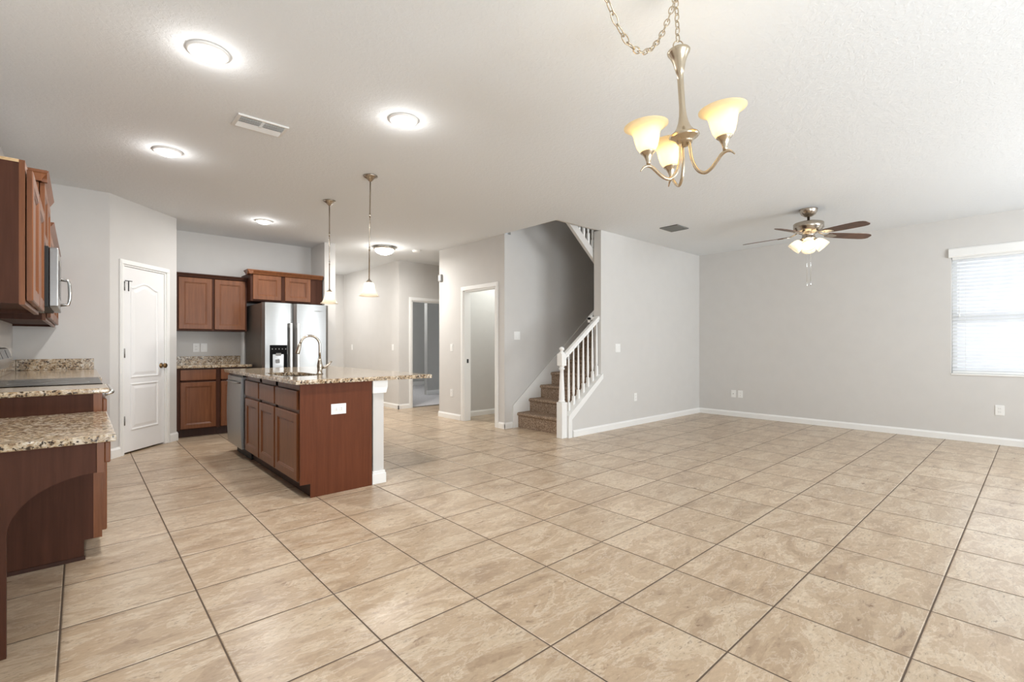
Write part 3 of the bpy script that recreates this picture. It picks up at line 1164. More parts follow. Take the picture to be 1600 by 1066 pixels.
ch = thing('door_chime', 'small grey chime box high on the wall left of the laundry doorway', 'door chime', (XLA - 0.02, 6.40, 2.16))
MB().fbox(f_lau, 6.355, 6.435, 2.155, 2.265, 0.0005, 0.035, 0.005).build('housing', 'grey_plastic', ch)
MB().fbox(f_lau, 6.37, 6.42, 2.175, 2.245, 0.0345, 0.038, 0.002).build('cover', 'plastic', ch)

# --- back run: base cabinets, counter, backsplash, upper cabinets, refrigerator
YBF = 7.00    # face of the back base cabinets
KT, KB = 0.885, 0.853
fk = (V((0, YBF, 0)), X_, V((0, -1, 0)))
for (a, b, dw0, dw1, lab) in ((PB.x + 0.003, 1.325, 0.915, 1.290, 'cherry-brown base cabinet right of the pantry door, one drawer over one door'),
                              (1.327, 1.640, 1.345, 1.600, 'narrow cherry-brown base cabinet between the corner base cabinet and the refrigerator')):
    t = thing('base_cabinet', lab, 'cabinet', ((a + b) / 2, 7.3, 0), 'base cabinets on the back wall')
    m = MB()
    m.fbox(fk, a, b, 0.1, KB, -0.58, 0.0)
    m.fbox(fk, a, b, 0.0, 0.1, -0.58, -0.07)
    m.build('carcass', 'wood_dark', t)
    m = MB()
    m.fbox(fk, a, dw0 + 0.012, 0.1, KB, 0, 0.003)
    m.fbox(fk, dw1 - 0.012, b, 0.1, KB, 0, 0.003)
    m.fbox(fk, dw0, dw1, 0.1, 0.13, 0, 0.003)
    m.fbox(fk, dw0, dw1, 0.68, 0.715, 0, 0.003)
    m.build('face_frame', 'wood_side', t)
    MB().panel(fk, dw0, dw1, 0.112, 0.680, 0.004, CB, 0.05).build('cabinet_door', 'wood', t)
    MB().fbox(fk, dw0, dw1, 0.705, 0.835, 0.004, 0.004 + CB, 0.004).build('drawer_front', 'wood', t)
o = MB().box(PB.x + 0.002, 1.70, YBF - 0.045, YK, KB + 0.001, KT, 0.006).build('back_countertop', 'granite')
tag(place(o, (1.28, 7.3, KB)), 'short granite countertop between the pantry corner and the refrigerator', 'countertop')
o = MB().box(PB.x + 0.002, 1.70, YK - 0.020, YK - 0.0005, KT + 0.0005, 0.990, 0.002).build('back_backsplash', 'granite')
tag(place(o, (1.28, 7.59, KT)), 'low granite backsplash on the wall left of the refrigerator', 'backsplash')

fu = (V((0, 7.285, 0)), X_, V((0, -1, 0)))
t = thing('upper_cabinet', 'two-door cherry-brown wall cabinet left of the refrigerator, the lower of the two', 'cabinet', (1.30, 7.44, 1.325), 'upper cabinets on the back wall')
MB().fbox(fu, PB.x + 0.012, 1.712, 1.325, 2.030, -0.314, 0.0).build('carcass', 'wood_side', t)
for (a, b) in ((0.935, 1.298), (1.328, 1.690)):
    MB().panel(fu, a, b, 1.345, 2.005, 0.002, CB, 0.058).build('cabinet_door', 'wood', t)
m = MB()
m.prism([(0, 7.287, 2.012), (0, 7.262, 2.014), (0, 7.255, 2.030), (0, 7.240, 2.052), (0, 7.240, 2.060), (0, 7.30, 2.060), (0, 7.30, 2.03)], (PB.x + 0.012, 0, 0), (1.712, 0, 0))
m.build('crown_moulding', 'wood_dark', t)

fv = (V((0, 7.10, 0)), X_, V((0, -1, 0)))
t = thing('upper_cabinet', 'two-door cherry-brown wall cabinet with crown directly over the refrigerator', 'cabinet', (2.15, 7.35, 1.74), 'upper cabinets on the back wall')
MB().fbox(fv, 1.716, 2.672, 1.738, 2.115, -0.498, 0.0).build('carcass', 'wood_side', t)
for (a, b) in ((1.742, 2.098), (2.150, 2.500)):
    MB().panel(fv, a, b, 1.758, 2.092, 0.002, CB, 0.055).build('cabinet_door', 'wood', t)
m = MB()
for a, b, k in ((1.668, 2.672, 0),):
    m.prism([(0, 7.102, 2.096), (0, 7.075, 2.098), (0, 7.066, 2.116), (0, 7.046, 2.146), (0, 7.046, 2.156), (0, 7.12, 2.156), (0, 7.12, 2.116)], (a, 0, 0), (b, 0, 0))
m.prism([(1.717, 0, 2.096), (1.690, 0, 2.098), (1.686, 0, 2.116), (1.666, 0, 2.146), (1.666, 0, 2.156), (1.74, 0, 2.156), (1.74, 0, 2.116)], (0, 7.05, 0), (0, 7.25, 0))
m.build('crown_moulding', 'wood', t)

# refrigerator
rf = thing('refrigerator', 'tall stainless steel side-by-side refrigerator with a black dispenser', 'refrigerator', (2.17, 7.05, 0))
FX0, FX1, FXM, FY = 1.745, 2.597, 2.128, 6.66
MB().box(FX0 + 0.008, FX1 - 0.008, FY + 0.055, 7.52, 0.02, 1.688, 0.006).build('cabinet_body', 'steel_side', rf)


def fdoor(a, b):
    m = MB()
    n = 12
    pts = []
    for i in range(n + 1):
        s = i / n
        e = min(s, 1 - s) * (b - a)
        r = 0.030
        bow = 0.010 * math.sin(math.pi * s)
        y = FY + (r - math.sqrt(max(0, r * r - (r - min(e, r)) ** 2))) * 0.7 - bow
        pts.append((a + (b - a) * s, y))
    pts2 = [(x, y, 0) for x, y in pts] + [(b, FY + 0.05, 0), (a, FY + 0.05, 0)]
    m.prism(pts2, (0, 0, 0.06), (0, 0, 1.692))
    for f in m.bm.faces:
        f.smooth = False
    return m


fdoor(FX0, FXM - 0.004).build('freezer_door', 'steel', rf)
fdoor(FXM + 0.004, FX1).build('fridge_door', 'steel', rf)
for x in (FXM - 0.045, FXM + 0.045):
    m = MB()
    m.box(x - 0.017, x + 0.017, FY - 0.062, FY - 0.042, 0.46, 1.43, 0.007)
    for zz in (0.50, 1.39):
        m.box(x - 0.012, x + 0.012, FY - 0.045, FY - 0.006, zz - 0.02, zz + 0.02, 0.003)
    m.build('door_handle', 'handle', rf)
dx0, dx1, dz0, dz1 = 1.832, 2.045, 0.80, 1.14
m = MB()
yf = FY - 0.0085
m.box(dx0, dx1, yf - 0.006, yf + 0.012, 1.02, dz1, 0.003)
m.box(dx0, dx0 + 0.014, yf - 0.006, yf + 0.012, dz0, 1.02)
m.box(dx1 - 0.014, dx1, yf - 0.006, yf + 0.012, dz0, 1.02)
m.box(dx0, dx1, yf - 0.006, yf + 0.012, dz0, dz0 + 0.02)
m.box(dx0 + 0.01, dx1 - 0.01, yf + 0.0, yf + 0.012, dz0 + 0.01, 1.025)
dp = m.build('dispenser', 'black_panel', rf)
MB().box(1.905, 1.968, yf - 0.009, yf - 0.0055, 1.000, 1.036, 0.001).build('display', 'grey_plastic', dp)
MB().box(1.902, 1.950, yf - 0.010, yf - 0.001, 0.905, 0.955, 0.004).build('paddle', 'grey_plastic', dp)
for i in range(5):
    x = 1.855 + i * 0.041
    MB().box(x, x + 0.012, yf - 0.0072, yf - 0.0058, 1.082, 1.096).build('touch_key', 'grey_plastic', dp)
MB().box(2.40, 2.49, FY - 0.011, FY - 0.0085, 1.600, 1.610).build('badge', 'grille', rf)
MB().box(FX0 + 0.02, FX1 - 0.02, FY + 0.03, FY + 0.06, 0.0, 0.058).build('kick_grille', 'blackmat', rf)

# --- left run along the left wall: fronts face +x
LF = 0.075   # face of the base cabinets
fL = (V((LF, 0, 0)), V((0, 1, 0)), V((1, 0, 0)))
LT, LB = 0.905, 0.877
DT, DB = 0.780, 0.751      # desk counter
YC0, YC1, YG1 = 3.385, 3.745, 4.505

# desk with the arched bracket
o = MB().box(XL + 0.0005, 0.112, 2.470, YC0 - 0.002, DB, DT, 0.006).build('desk_countertop', 'granite')
tag(place(o, (-0.17, 2.9, DB)), 'lower granite desktop nearest the camera on the left wall', 'countertop')
t = thing('desk_bracket', 'dark cherry arched end panel holding up the near end of the desktop', 'desk panel', (-0.2, 2.51, 0))
arc = []
for i in range(15):
    a = math.pi / 2 * i / 14
    arc.append((0.052 - 0.248 * math.cos(a), 0.44 + 0.190 * math.sin(a)))
pts = [(XL + 0.001, 0.0), (-0.196, 0.0)] + arc + [(0.052, DB - 0.0005), (XL + 0.001, DB - 0.0005)]
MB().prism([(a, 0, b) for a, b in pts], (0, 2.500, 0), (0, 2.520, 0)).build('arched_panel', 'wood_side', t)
MB().box(0.052, LF, 2.496, 2.520, 0.628, DB - 0.0005, 0.001).build('stile', 'wood', t)
t = thing('pencil_drawer', 'shallow cherry drawer under the front of the desktop', 'drawer', (0.0, 2.95, 0.64))
MB().box(-0.40, LF - 0.002, 2.522, YC0 - 0.004, 0.655, DB - 0.001).build('drawer_box', 'wood_dark', t)
MB().fbox(fL, 2.515, YC0 - 0.02, 0.662, DB - 0.004, 0.0, CB, 0.005).build('drawer_front', 'wood', t)

for (y0, y1, lab) in ((YC0, YC1, 'cherry base cabinet between the desk and the range'),
                      (YG1, YP, 'cherry base cabinet in the corner beyond the range')):
    t = thing('base_cabinet', lab, 'cabinet', (-0.15, (y0 + y1) / 2, 0), 'base cabinets on the left wall')
    m = MB()
    yy1 = y1 - 0.003
    m.prism([(XL + 0.001, 0, 0), (LF - 0.055, 0, 0), (LF - 0.055, 0, 0.103), (LF - 0.018, 0, 0.103), (LF - 0.018, 0, LB), (XL + 0.001, 0, LB)], (0, y0, 0), (0, yy1, 0))
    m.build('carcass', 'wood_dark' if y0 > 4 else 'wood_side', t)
    MB().box(XL + 0.001, LF - 0.050, y0 - 0.006, y0 + 0.001, 0, 0.02).build('base_shoe', 'wood_dark', t)
    MB().box(LF - 0.018, LF + 0.018, y0 - 0.001, yy1, 0.103, LB).build('face_frame', 'wood', t)
    fq = (V((LF + 0.018, 0, 0)), V((0, 1, 0)), V((1, 0, 0)))
    nd = 1 if y1 - y0 < 0.6 else 3
    wd = (yy1 - y0) / nd
    for i in range(nd):
        a, b = y0 + wd * i + 0.012, y0 + wd * (i + 1) - 0.012
        MB().panel(fq, a, b, 0.135, 0.655, 0.0005, CB, 0.05).build('cabinet_door', 'wood', t)
        MB().fbox(fq, a, b, 0.69, 0.845, 0.0005, CB, 0.005).build('drawer_front', 'wood', t)
o = MB().box(XL + 0.0005, 0.122, YC0 - 0.022, YC1 - 0.002, LB + 0.0005, LT, 0.007).build('left_countertop', 'granite')
tag(place(o, (-0.17, 3.56, LB)), 'short granite counter piece between the lower desktop and the range', 'countertop')
o = MB().box(XL + 0.0005, 0.122, YG1 + 0.002, YP - 0.0005, LB + 0.0005, LT, 0.007).build('corner_countertop', 'granite')
tag(place(o, (-0.17, 5.35, LB)), 'granite counter beyond the range, reaching the pantry wall', 'countertop')
o = MB().box(XL + 0.021, 0.108, YP - 0.0205, YP - 0.0005, LT + 0.0005, 1.008, 0.002).build('corner_backsplash', 'granite')
tag(place(o, (-0.17, 6.19, LT)), 'low granite backsplash against the pantry wall on the left', 'backsplash')
m = MB()
m.box(XL + 0.0005, XL + 0.0205, YG1 + 0.002, YP - 0.021, LT + 0.0005, 1.008, 0.002)
o = m.build('side_backsplash', 'granite')
tag(place(o, (XL + 0.01, 5.3, LT)), 'granite backsplash strip along the left wall beyond the range', 'backsplash')

# range
rg = thing('kitchen_range', 'stainless steel range set between the two left counters', 'range', (-0.15, 4.12, 0))
MB().box(XL + 0.002, LF + 0.01, YC1 + 0.003, YG1 - 0.003, 0.06, 0.895).build('oven_body', 'steel_side', rg)
MB().box(XL + 0.05, LF - 0.05, YC1 + 0.01, YG1 - 0.01, 0.0, 0.059).build('kick_base', 'blackmat', rg)
m = MB()
m.box(XL + 0.002, 0.105, YC1 + 0.003, YG1 - 0.003, 0.896, 0.909, 0.003)
ck = m.build('cooktop', 'black', rg)
for (a, b, r) in ((-0.05, 3.95, 0.10), (-0.05, 4.31, 0.08), (-0.23, 3.95, 0.08), (-0.23, 4.31, 0.10)):
    MB().lathe([(r, 0.9091), (r, 0.9096), (r - 0.006, 0.9096), (r - 0.006, 0.9091)], Matrix.Translation((a, b, 0)), 28, False, False).build('burner_ring', 'grille', ck)
od = MB().box(LF + 0.011, 0.115, YC1 + 0.006, YG1 - 0.006, 0.26, 0.87, 0.006).build('oven_door', 'steel', rg)
MB().box(0.1145, 0.1175, YC1 + 0.12, YG1 - 0.12, 0.38, 0.70, 0.001).build('oven_window', 'black', od)
m = MB()
m.tube([(0.112, YC1 + 0.06, 0.835), (0.150, YC1 + 0.06, 0.850), (0.152, YC1 + 0.10, 0.850), (0.152, YG1 - 0.10, 0.850), (0.150, YG1 - 0.06, 0.850), (0.112, YG1 - 0.06, 0.835)], 0.012, 12)
m.build('oven_handle', 'chrome', rg)
MB().box(LF + 0.011, 0.112, YC1 + 0.006, YG1 - 0.006, 0.08, 0.25, 0.006).build('warming_drawer', 'steel', rg)
m = MB()
bp = [(XL + 0.002, 0.910), (-0.392, 0.910), (-0.388, 0.985), (-0.344, 0.992), (-0.330, 1.025), (-0.326, 1.050), (-0.345, 1.112), (-0.358, 1.120), (XL + 0.002, 1.120)]
m.prism([(a, 0, b) for a, b in bp], (0, YC1 + 0.004, 0), (0, YG1 - 0.004, 0))
bg = m.build('control_panel', 'steel', rg)
for (a, b) in ((3.78, 3.98), (4.00, 4.24), (4.28, 4.49)):
    m = MB()
    p0, p1 = V((-0.3275, 0, 1.055)), V((-0.3435, 0, 1.107))
    nrm = V((0.062, 0, 0.019)).normalized()
    m.prism([p0 + nrm * 0.002, p1 + nrm * 0.002, p1 - nrm * 0.001, p0 - nrm * 0.001], (0, a, 0), (0, b, 0))
    m.build('display', 'black', bg)

# upper cabinets on the left wall
UF = -0.168
fU = (V((UF, 0, 0)), V((0, 1, 0)), V((1, 0, 0)))


def upper(y0, y1, z0, z1, front, label, ndoor, crown=None, raw=False, ret=True):
    t = thing('upper_cabinet', label, 'cabinet', ((XL + front) / 2, (y0 + y1) / 2, z0), 'upper cabinets on the left wall')
    f = (V((front, 0, 0)), V((0, 1, 0)), V((1, 0, 0)))
    m = MB()
    # open bottom lip: sides, floor set up 2 cm, front frame
    m.box(XL + 0.001, front - 0.018, y0, y0 + 0.016, z0 + 0.004, z1)
    m.box(XL + 0.001, front - 0.018, y1 - 0.016, y1, z0 + 0.004, z1)
    m.box(XL + 0.001, front - 0.018, y0 + 0.016, y1 - 0.016, z0 + 0.022, z0 + 0.038)
    m.box(XL + 0.001, front - 0.018, y0 + 0.016, y1 - 0.016, z1 - 0.02, z1 - 0.004)
    m.build('carcass', 'wood_side', t)
    m = MB()
    m.box(front - 0.018, front, y0, y0 + 0.04, z0, z1 + 0.012)
    m.box(front - 0.018, front, y1 - 0.04, y1, z0, z1 + 0.012)
    m.box(front - 0.018, front, y0 + 0.04, y1 - 0.04, z0, z0 + 0.04)
    m.box(front - 0.018, front, y0 + 0.04, y1 - 0.04, z1 - 0.05, z1 + 0.012)
    m.build('face_frame', 'wood', t)
    wd = (y1 - y0) / ndoor
    for i in range(ndoor):
        MB().panel(f, y0 + wd * i + 0.014, y0 + wd * (i + 1) - 0.014, z0 + 0.018, z1 - 0.022, 0.004, CB, 0.055).build('cabinet_door', 'wood', t)
    if raw:
        m = MB()
        m.box(XL + 0.004, front - 0.018, y0, y0 + 0.018, z1 + 0.0, z1 + 0.013, 0.002)
        m.box(XL + 0.004, front - 0.04, y0 + 0.2, y0 + 0.26, z1 - 0.004, z1 + 0.02, 0.002)
        m.box(XL + 0.004, front - 0.03, y0 + 0.018, y0 + 0.2, z1 - 0.006, z1 + 0.004, 0.001)
        m.build('top_batten', 'raw', t)
    if crown:
        m = MB()
        c0 = crown
        x = front
        pr = [(x - 0.02, c0 - 0.06), (x + 0.012, c0 - 0.06), (x + 0.016, c0 - 0.045), (x + 0.036, c0 - 0.012), (x + 0.042, c0), (x - 0.02, c0)]
        m.prism([(a, 0, b) for a, b in pr], (0, y0 - (0.03 if ret else 0), 0), (0, y1, 0))
        q = [(y0 + 0.02, c0 - 0.06), (y0 - 0.012, c0 - 0.06), (y0 - 0.016, c0 - 0.045), (y0 - 0.034, c0 - 0.012), (y0 - 0.038, c0), (y0 + 0.02, c0)]
        if ret:
            m.prism([(0, a, b) for a, b in q], (XL + 0.002, 0, 0), (x + 0.035, 0, 0))
        m.build('crown_moulding', 'wood', t)
    return t


upper(2.835, 3.745, 1.305, 1.895, UF, 'cherry wall cabinet nearest the camera with a raw wood top edge', 2, raw=True)
upper(3.750, 4.503, 1.700, 2.075, UF, 'cherry wall cabinet with crown above the microwave', 2, crown=2.112)
upper(4.508, 6.175, 1.305, 1.925, UF, 'cherry wall cabinet with crown beyond the microwave', 3, crown=1.975, ret=False)

# microwave
mw = thing('microwave', 'stainless steel over-the-range microwave on the left wall', 'microwave', (-0.26, 4.12, 1.35))
MB().box(XL + 0.002, -0.128, YC1 + 0.006, YG1 - 0.006, 1.352, 1.697, 0.003).build('microwave_body', 'blackmat', mw)
MB().box(-0.1275, -0.088, YC1 + 0.006, 4.285, 1.356, 1.692, 0.005).build('microwave_door', 'steel', mw)
MB().box(-0.0885, -0.086, YC1 + 0.09, 4.19, 1.42, 1.63, 0.001).build('door_window', 'black', mw)
MB().box(-0.1275, -0.092, 4.289, YG1 - 0.006, 1.356, 1.692, 0.004).build('control_pad', 'black', mw)
m = MB()
m.tube([(-0.090, 4.245, 1.395), (-0.052, 4.245, 1.400), (-0.046, 4.245, 1.43), (-0.044, 4.245, 1.47), (-0.046, 4.245, 1.525), (-0.052, 4.245, 1.555), (-0.090, 4.245, 1.56)], 0.0095, 10)
m.build('door_handle', 'chrome', mw)
m = MB()
for i in range(7):
    m.box(-0.40 + i * 0.035, -0.38 + i * 0.035, 3.85, 4.40, 1.347, 1.3525)
m.build('filter_grille', 'grille', mw)


# ------------------------------------------------------------------ ceiling fixtures
def disk_light(x, y, r, label, pw=12):
    t = thing('ceiling_light', label, 'ceiling light', (x, y, H), 'round flush ceiling lights')
    T_ = Matrix.Translation((x, y, H))
    MB().lathe([(r, -0.0005), (r, -0.007), (r - 0.008, -0.013), (r * 0.70, -0.016), (r * 0.68, -0.010), (r * 0.68, -0.0005)], T_, 40, False, False).build('trim_ring', 'plastic', t)
    MB().lathe([(r * 0.68, -0.012), (r * 0.665, -0.020), (r * 0.6, -0.028), (r * 0.35, -0.035), (0, -0.037)], T_, 40, False, False).build('diffuser', 'led', t)
    lamp_point('flush_lamp', (x, y, H - 0.065), pw * 0.13, 0.03, (1.0, 0.985, 0.965))
    disk_down('flush_lamp_down', (x, y, H - 0.045), pw, 0.12, (1.0, 0.985, 0.965))
    return t


disk_light(0.498, 2.880, 0.098, 'round white flush light, the nearest over the kitchen aisle left of the ceiling vent')
disk_light(0.515, 4.560, 0.098, 'round white flush light above the far kitchen aisle toward the pantry')
disk_light(1.625, 2.868, 0.098, 'round white flush light right of the ceiling vent, before the pendants')
disk_light(1.675, 6.330, 0.098, 'round white flush light in front of the refrigerator cabinets')

disk_light(3.35, 9.10, 0.098, 'round white flush light at the far end of the hallway', 14)

t = thing('dome_light', 'frosted dome ceiling light with a metal rim in the hallway', 'ceiling light', (3.50, 6.76, H))
T_ = Matrix.Translation((3.50, 6.76, H))
MB().lathe([(0.12, -0.0005), (0.158, -0.012), (0.165, -0.030), (0.155, -0.040), (0.140, -0.042)], T_, 40, False, False).build('rim', 'nickel', t)
lamp_point('dome_lamp', (3.50, 6.76, H - 0.19), 5, 0.05, (1.0, 0.97, 0.92))
disk_down('dome_lamp_down', (3.50, 6.76, H - 0.13), 26, 0.2, (1.0, 0.97, 0.92))
MB().lathe([(0.146, -0.038), (0.138, -0.065), (0.110, -0.095), (0.06, -0.115), (0, -0.120)], T_, 40, False, False).build('glass_dome', 'dome_glow', t)

t = thing('smoke_detector', 'white round smoke detector on the hallway ceiling', 'smoke detector', (4.0, 6.65, H))
MB().lathe([(0.066, -0.0005), (0.066, -0.018), (0.055, -0.032), (0.03, -0.036), (0, -0.036)], Matrix.Translation((4.0, 6.65, H)), 28).build('housing', 'plastic', t)

# ceiling vents
t = thing('ceiling_vent', 'white ceiling vent with two louvred sections above the kitchen aisle', 'vent', (0.93, 3.60, H))
vx0, vx1, vy0, vy1 = 0.772, 1.088, 3.495, 3.700
m = MB()
z0, z1 = H - 0.012, H - 0.0005
m.box(vx0, vx1, vy0, vy0 + 0.022, z0, z1, 0.003)
m.box(vx0, vx1, vy1 - 0.022, vy1, z0, z1, 0.003)
m.box(vx0, vx0 + 0.022, vy0 + 0.022, vy1 - 0.022, z0, z1)
m.box(vx1 - 0.022, vx1, vy0 + 0.022, vy1 - 0.022, z0, z1)
m.box(0.922, 0.940, vy0 + 0.022, vy1 - 0.022, z0, z1)
m.build('frame', 'vent', t)
MB().box(vx0 + 0.02, vx1 - 0.02, vy0 + 0.02, vy1 - 0.02, H - 0.003, H - 0.0006).build('duct_shade_plate', 'vent_dark', t)  # dark plate below the uncut ceiling, painted as the duct's shade
m = MB()
for i in range(7):
    y = vy0 + 0.034 + i * 0.0225
    sg = -1 if i < 4 else 1
    m.prism([(0, y - sg * 0.008, H - 0.004), (0, y + sg * 0.008, H - 0.018), (0, y + sg * 0.009, H - 0.0165), (0, y - sg * 0.007, H - 0.0025)], (vx0 + 0.02, 0, 0), (vx1 - 0.02, 0, 0))
m.build('louvre', 'vent', t)

t = thing('return_vent', 'grey ceiling return vent near the corner of the living room walls', 'vent', (5.72, 3.17, H))
gx0, gx1, gy0, gy1 = 5.575, 5.865, 3.045, 3.290
m = MB()
m.box(gx0, gx1, gy0, gy0 + 0.02, z0, z1)
m.box(gx0, gx1, gy1 - 0.02, gy1, z0, z1)
m.box(gx0, gx0 + 0.02, gy0 + 0.02, gy1 - 0.02, z0, z1)
m.box(gx1 - 0.02, gx1, gy0 + 0.02, gy1 - 0.02, z0, z1)
m.build('frame', 'vent_grey', t)
MB().box(gx0 + 0.018, gx1 - 0.018, gy0 + 0.018, gy1 - 0.018, H - 0.003, H - 0.0006).build('duct_shade_plate', 'vent_dark', t)  # same dark plate in place of a shaded duct
m = MB()
for i in range(9):
    y = gy0 + 0.032 + i * 0.0228
    m.prism([(0, y - 0.009, H - 0.004), (0, y + 0.009, H - 0.013), (0, y + 0.010, H - 0.0115), (0, y - 0.008, H - 0.0025)], (gx0 + 0.02, 0, 0), (gx1 - 0.02, 0, 0))
m.build('louvre', 'vent_grey', t)


# pendants over the island
def pendant(x, y, dx, label):
    t = thing('pendant_lamp', label, 'pendant lamp', (x, y, H), 'pendant lamps over the island')
    MB().lathe([(0.064, -0.0005), (0.062, -0.010), (0.045, -0.020), (0.036, -0.024), (0.018, -0.044), (0.010, -0.052), (0, -0.052)], Matrix.Translation((x, y, H)), 28).build('canopy', 'nickel', t)
    zt = 1.715
    m = MB()
    m.tube([(x, y, H - 0.045), (x + dx * 0.5, y, (H + zt) / 2), (x + dx, y, zt)], 0.0055, 10)
    for z in (2.30, 2.0):
        s = (H - z) / (H - zt)
        m.tube([(x + dx * s, y, z - 0.02), (x + dx * s, y, z + 0.02)], 0.0068, 10)
    m.build('rod', 'nickel', t)
    P = Matrix.Translation((x + dx, y, 0))
    MB().lathe([(0.008, 1.725), (0.014, 1.718), (0.026, 1.705), (0.030, 1.694), (0.026, 1.690)], P, 24).build('socket_cap', 'nickel', t)
    sh = MB()
    sh.lathe([(0.024, 1.700), (0.040, 1.692), (0.046, 1.675), (0.050, 1.645), (0.060, 1.612), (0.078, 1.585), (0.090, 1.576), (0.087, 1.5755), (0.075, 1.583),
              (0.057, 1.611), (0.047, 1.645), (0.043, 1.674), (0.037, 1.688), (0.022, 1.696)], P, 36, False, False)
    s = sh.build('glass_shade', 'frost', t)
    MB().lathe([(0, 1.612), (0.020, 1.618), (0.028, 1.636), (0.024, 1.655), (0.013, 1.670), (0.012, 1.69)], P, 18).build('bulb', 'bulb_soft', s)


pendant(1.955, 4.990, 0.0, 'pendant lamp with white bell shade, the farther one beside the refrigerator')
pendant(1.942, 4.015, -0.012, 'pendant lamp with white bell shade, the nearer one over the island overhang')

# ------------------------------------------------------------------ chandelier
RT, FW = V((0.744173, -0.667987, 0)), V((0.667987, 0.744173, 0))
cT = V((1.893, 1.0285, 2.389))      # top of the stem
cB = V((1.9135, 1.0105, 1.975))      # bottom of the hub
ax = (cT - cB).normalized()
hook = V((1.885, 1.0357, H))
cdl = thing('chandelier', 'brushed nickel chandelier with three amber glass shades hanging on a chain', 'chandelier', hook)
L0 = (cT - cB).length
B4 = axis_mat(cB, ax)
MB().lathe([(r_, z_ * L0 / 0.428) for r_, z_ in [(0, 0.0), (0.012, 0.004), (0.020, 0.014), (0.030, 0.016), (0.034, 0.024), (0.038, 0.030), (0.055, 0.040), (0.062, 0.048), (0.058, 0.056), (0.044, 0.066), (0.030, 0.085), (0.021, 0.110), (0.0155, 0.140),
            (0.0128, 0.175), (0.0128, 0.290), (0.0135, 0.322), (0.0155, 0.324), (0.020, 0.345), (0.027, 0.375), (0.036, 0.398), (0.045, 0.412), (0.047, 0.420), (0.043, 0.426), (0.012, 0.424), (0, 0.424)]], B4, 40).build('stem', 'champagne', cdl)
# loop on top
m = MB()
m.tube([cT + ax * 0.018 + (RT * math.cos(a) * 0.021 + Z_ * math.sin(a) * 0.021) for a in [2 * math.pi * i / 24 for i in range(24)]], 0.0025, 8, True)
m.build('loop', 'champagne', cdl)
# arms with cups and shades, each 120 degrees apart
UX = (RT - ax * RT.dot(ax)).normalized()
UY = ax.cross(UX)
for th in (-50, 92, 188):
    a = math.radians(th)
    rd = UX * math.cos(a) + UY * math.sin(a)
    prof = [(0.018, 0.030), (0.022, 0.000), (0.028, -0.060), (0.048, -0.110), (0.078, -0.133), (0.108, -0.124), (0.135, -0.100), (0.155, -0.082), (0.172, -0.077), (0.190, -0.083), (0.205, -0.099)]
    P3 = [cB + rd * r + ax * z for r, z in prof]
    # smooth the arm
    sm = []
    for i in range(len(P3) - 1):
        p0 = P3[max(i - 1, 0)]
        p1, p2 = P3[i], P3[i + 1]
        p3 = P3[min(i + 2, len(P3) - 1)]
        for k in range(4):
            s = k / 4
            sm.append(0.5 * ((2 * p1) + (p2 - p0) * s + (2 * p0 - 5 * p1 + 4 * p2 - p3) * s * s + (3 * p1 - p0 - 3 * p2 + p3) * s ** 3))
    sm.append(P3[-1])
    n = len(sm)
    rads = [0.0070 if i < n * 0.75 else 0.0070 - 0.0050 * (i - n * 0.75) / (n * 0.25) for i in range(n)]
    am = MB().tube(sm, rads, 12).build('arm', 'champagne', cdl)
    C4 = axis_mat(cB + rd * 0.168 + ax * -0.073, ax)
    MB().lathe([(0.008, 0.0), (0.009, 0.012), (0.013, 0.028), (0.021, 0.044), (0.030, 0.052), (0.031, 0.055), (0.022, 0.056)], C4, 24).build('socket_cup', 'champagne', am)
    s = MB().lathe([(0.020, 0.055), (0.032, 0.058), (0.042, 0.075), (0.049, 0.100), (0.054, 0.128), (0.060, 0.142), (0.076, 0.156), (0.090, 0.162), (0.090, 0.165), (0.075, 0.1595), (0.057, 0.145),
                    (0.051, 0.129), (0.046, 0.101), (0.039, 0.077), (0.029, 0.061), (0.018, 0.058)], C4, 40, False, False).build('glass_shade', 'amber', cdl)
    MB().lathe([(0.012, 0.058), (0.012, 0.080), (0.020, 0.095), (0.028, 0.113), (0.024, 0.130), (0.012, 0.139), (0, 0.141)], C4, 18).build('bulb', 'bulb_warm', s)


def link(m, p, d, side, ln, wd, r):
    """one oval chain link centred at p, long axis d, wide axis side"""
    d = d.normalized()
    side = (side - d * side.dot(d)).normalized()
    pts = []
    for i in range(16):
        a = 2 * math.pi * i / 16
        pts.append(p + d * (ln / 2 * math.cos(a)) + side * (wd / 2 * math.sin(a)))
    m.tube(pts, r, 6, True)


m = MB()
top = hook + V((0, 0, -0.03))
bot = cT + ax * 0.036
n = 7
for i in range(n):
    p = bot + (top - bot) * ((i + 0.5) / n)
    ang = i % 2 * math.pi / 2 + 0.5
    link(m, p, top - bot, RT * math.cos(ang) + FW * math.sin(ang), (top - bot).length / n * 1.25, 0.020, 0.0024)
m.build('chain', 'champagne', cdl)
# swag of chain from the hook toward a second ceiling hook
hk2 = V((1.08, 0.94, H))
m = MB()
pts = []
A_, B_ = hook + V((0, 0, -0.03)), hk2 + V((0, 0, -0.03))
N = 26
sagp = []
for i in range(201):
    s = i / 200
    p = A_.lerp(B_, s)
    sagp.append(p - Z_ * (0.41 * 4 * s * (1 - s)))
cum = [0]
for a, b in zip(sagp, sagp[1:]):
    cum.append(cum[-1] + (b - a).length)
N = int(cum[-1] / 0.041)
import bisect
for i in range(N):
    l = cum[-1] * (i + 0.5) / N
    k = min(max(bisect.bisect(cum, l), 1), 199)
    p = sagp[k]
    d = sagp[k + 1] - sagp[k - 1]
    hz = d.cross(Z_).normalized()
    ang = (i % 2) * math.pi / 2 + 0.6
    link(m, p, d, hz * math.cos(ang) + hz.cross(d.normalized()) * math.sin(ang), 0.053, 0.020, 0.0024)
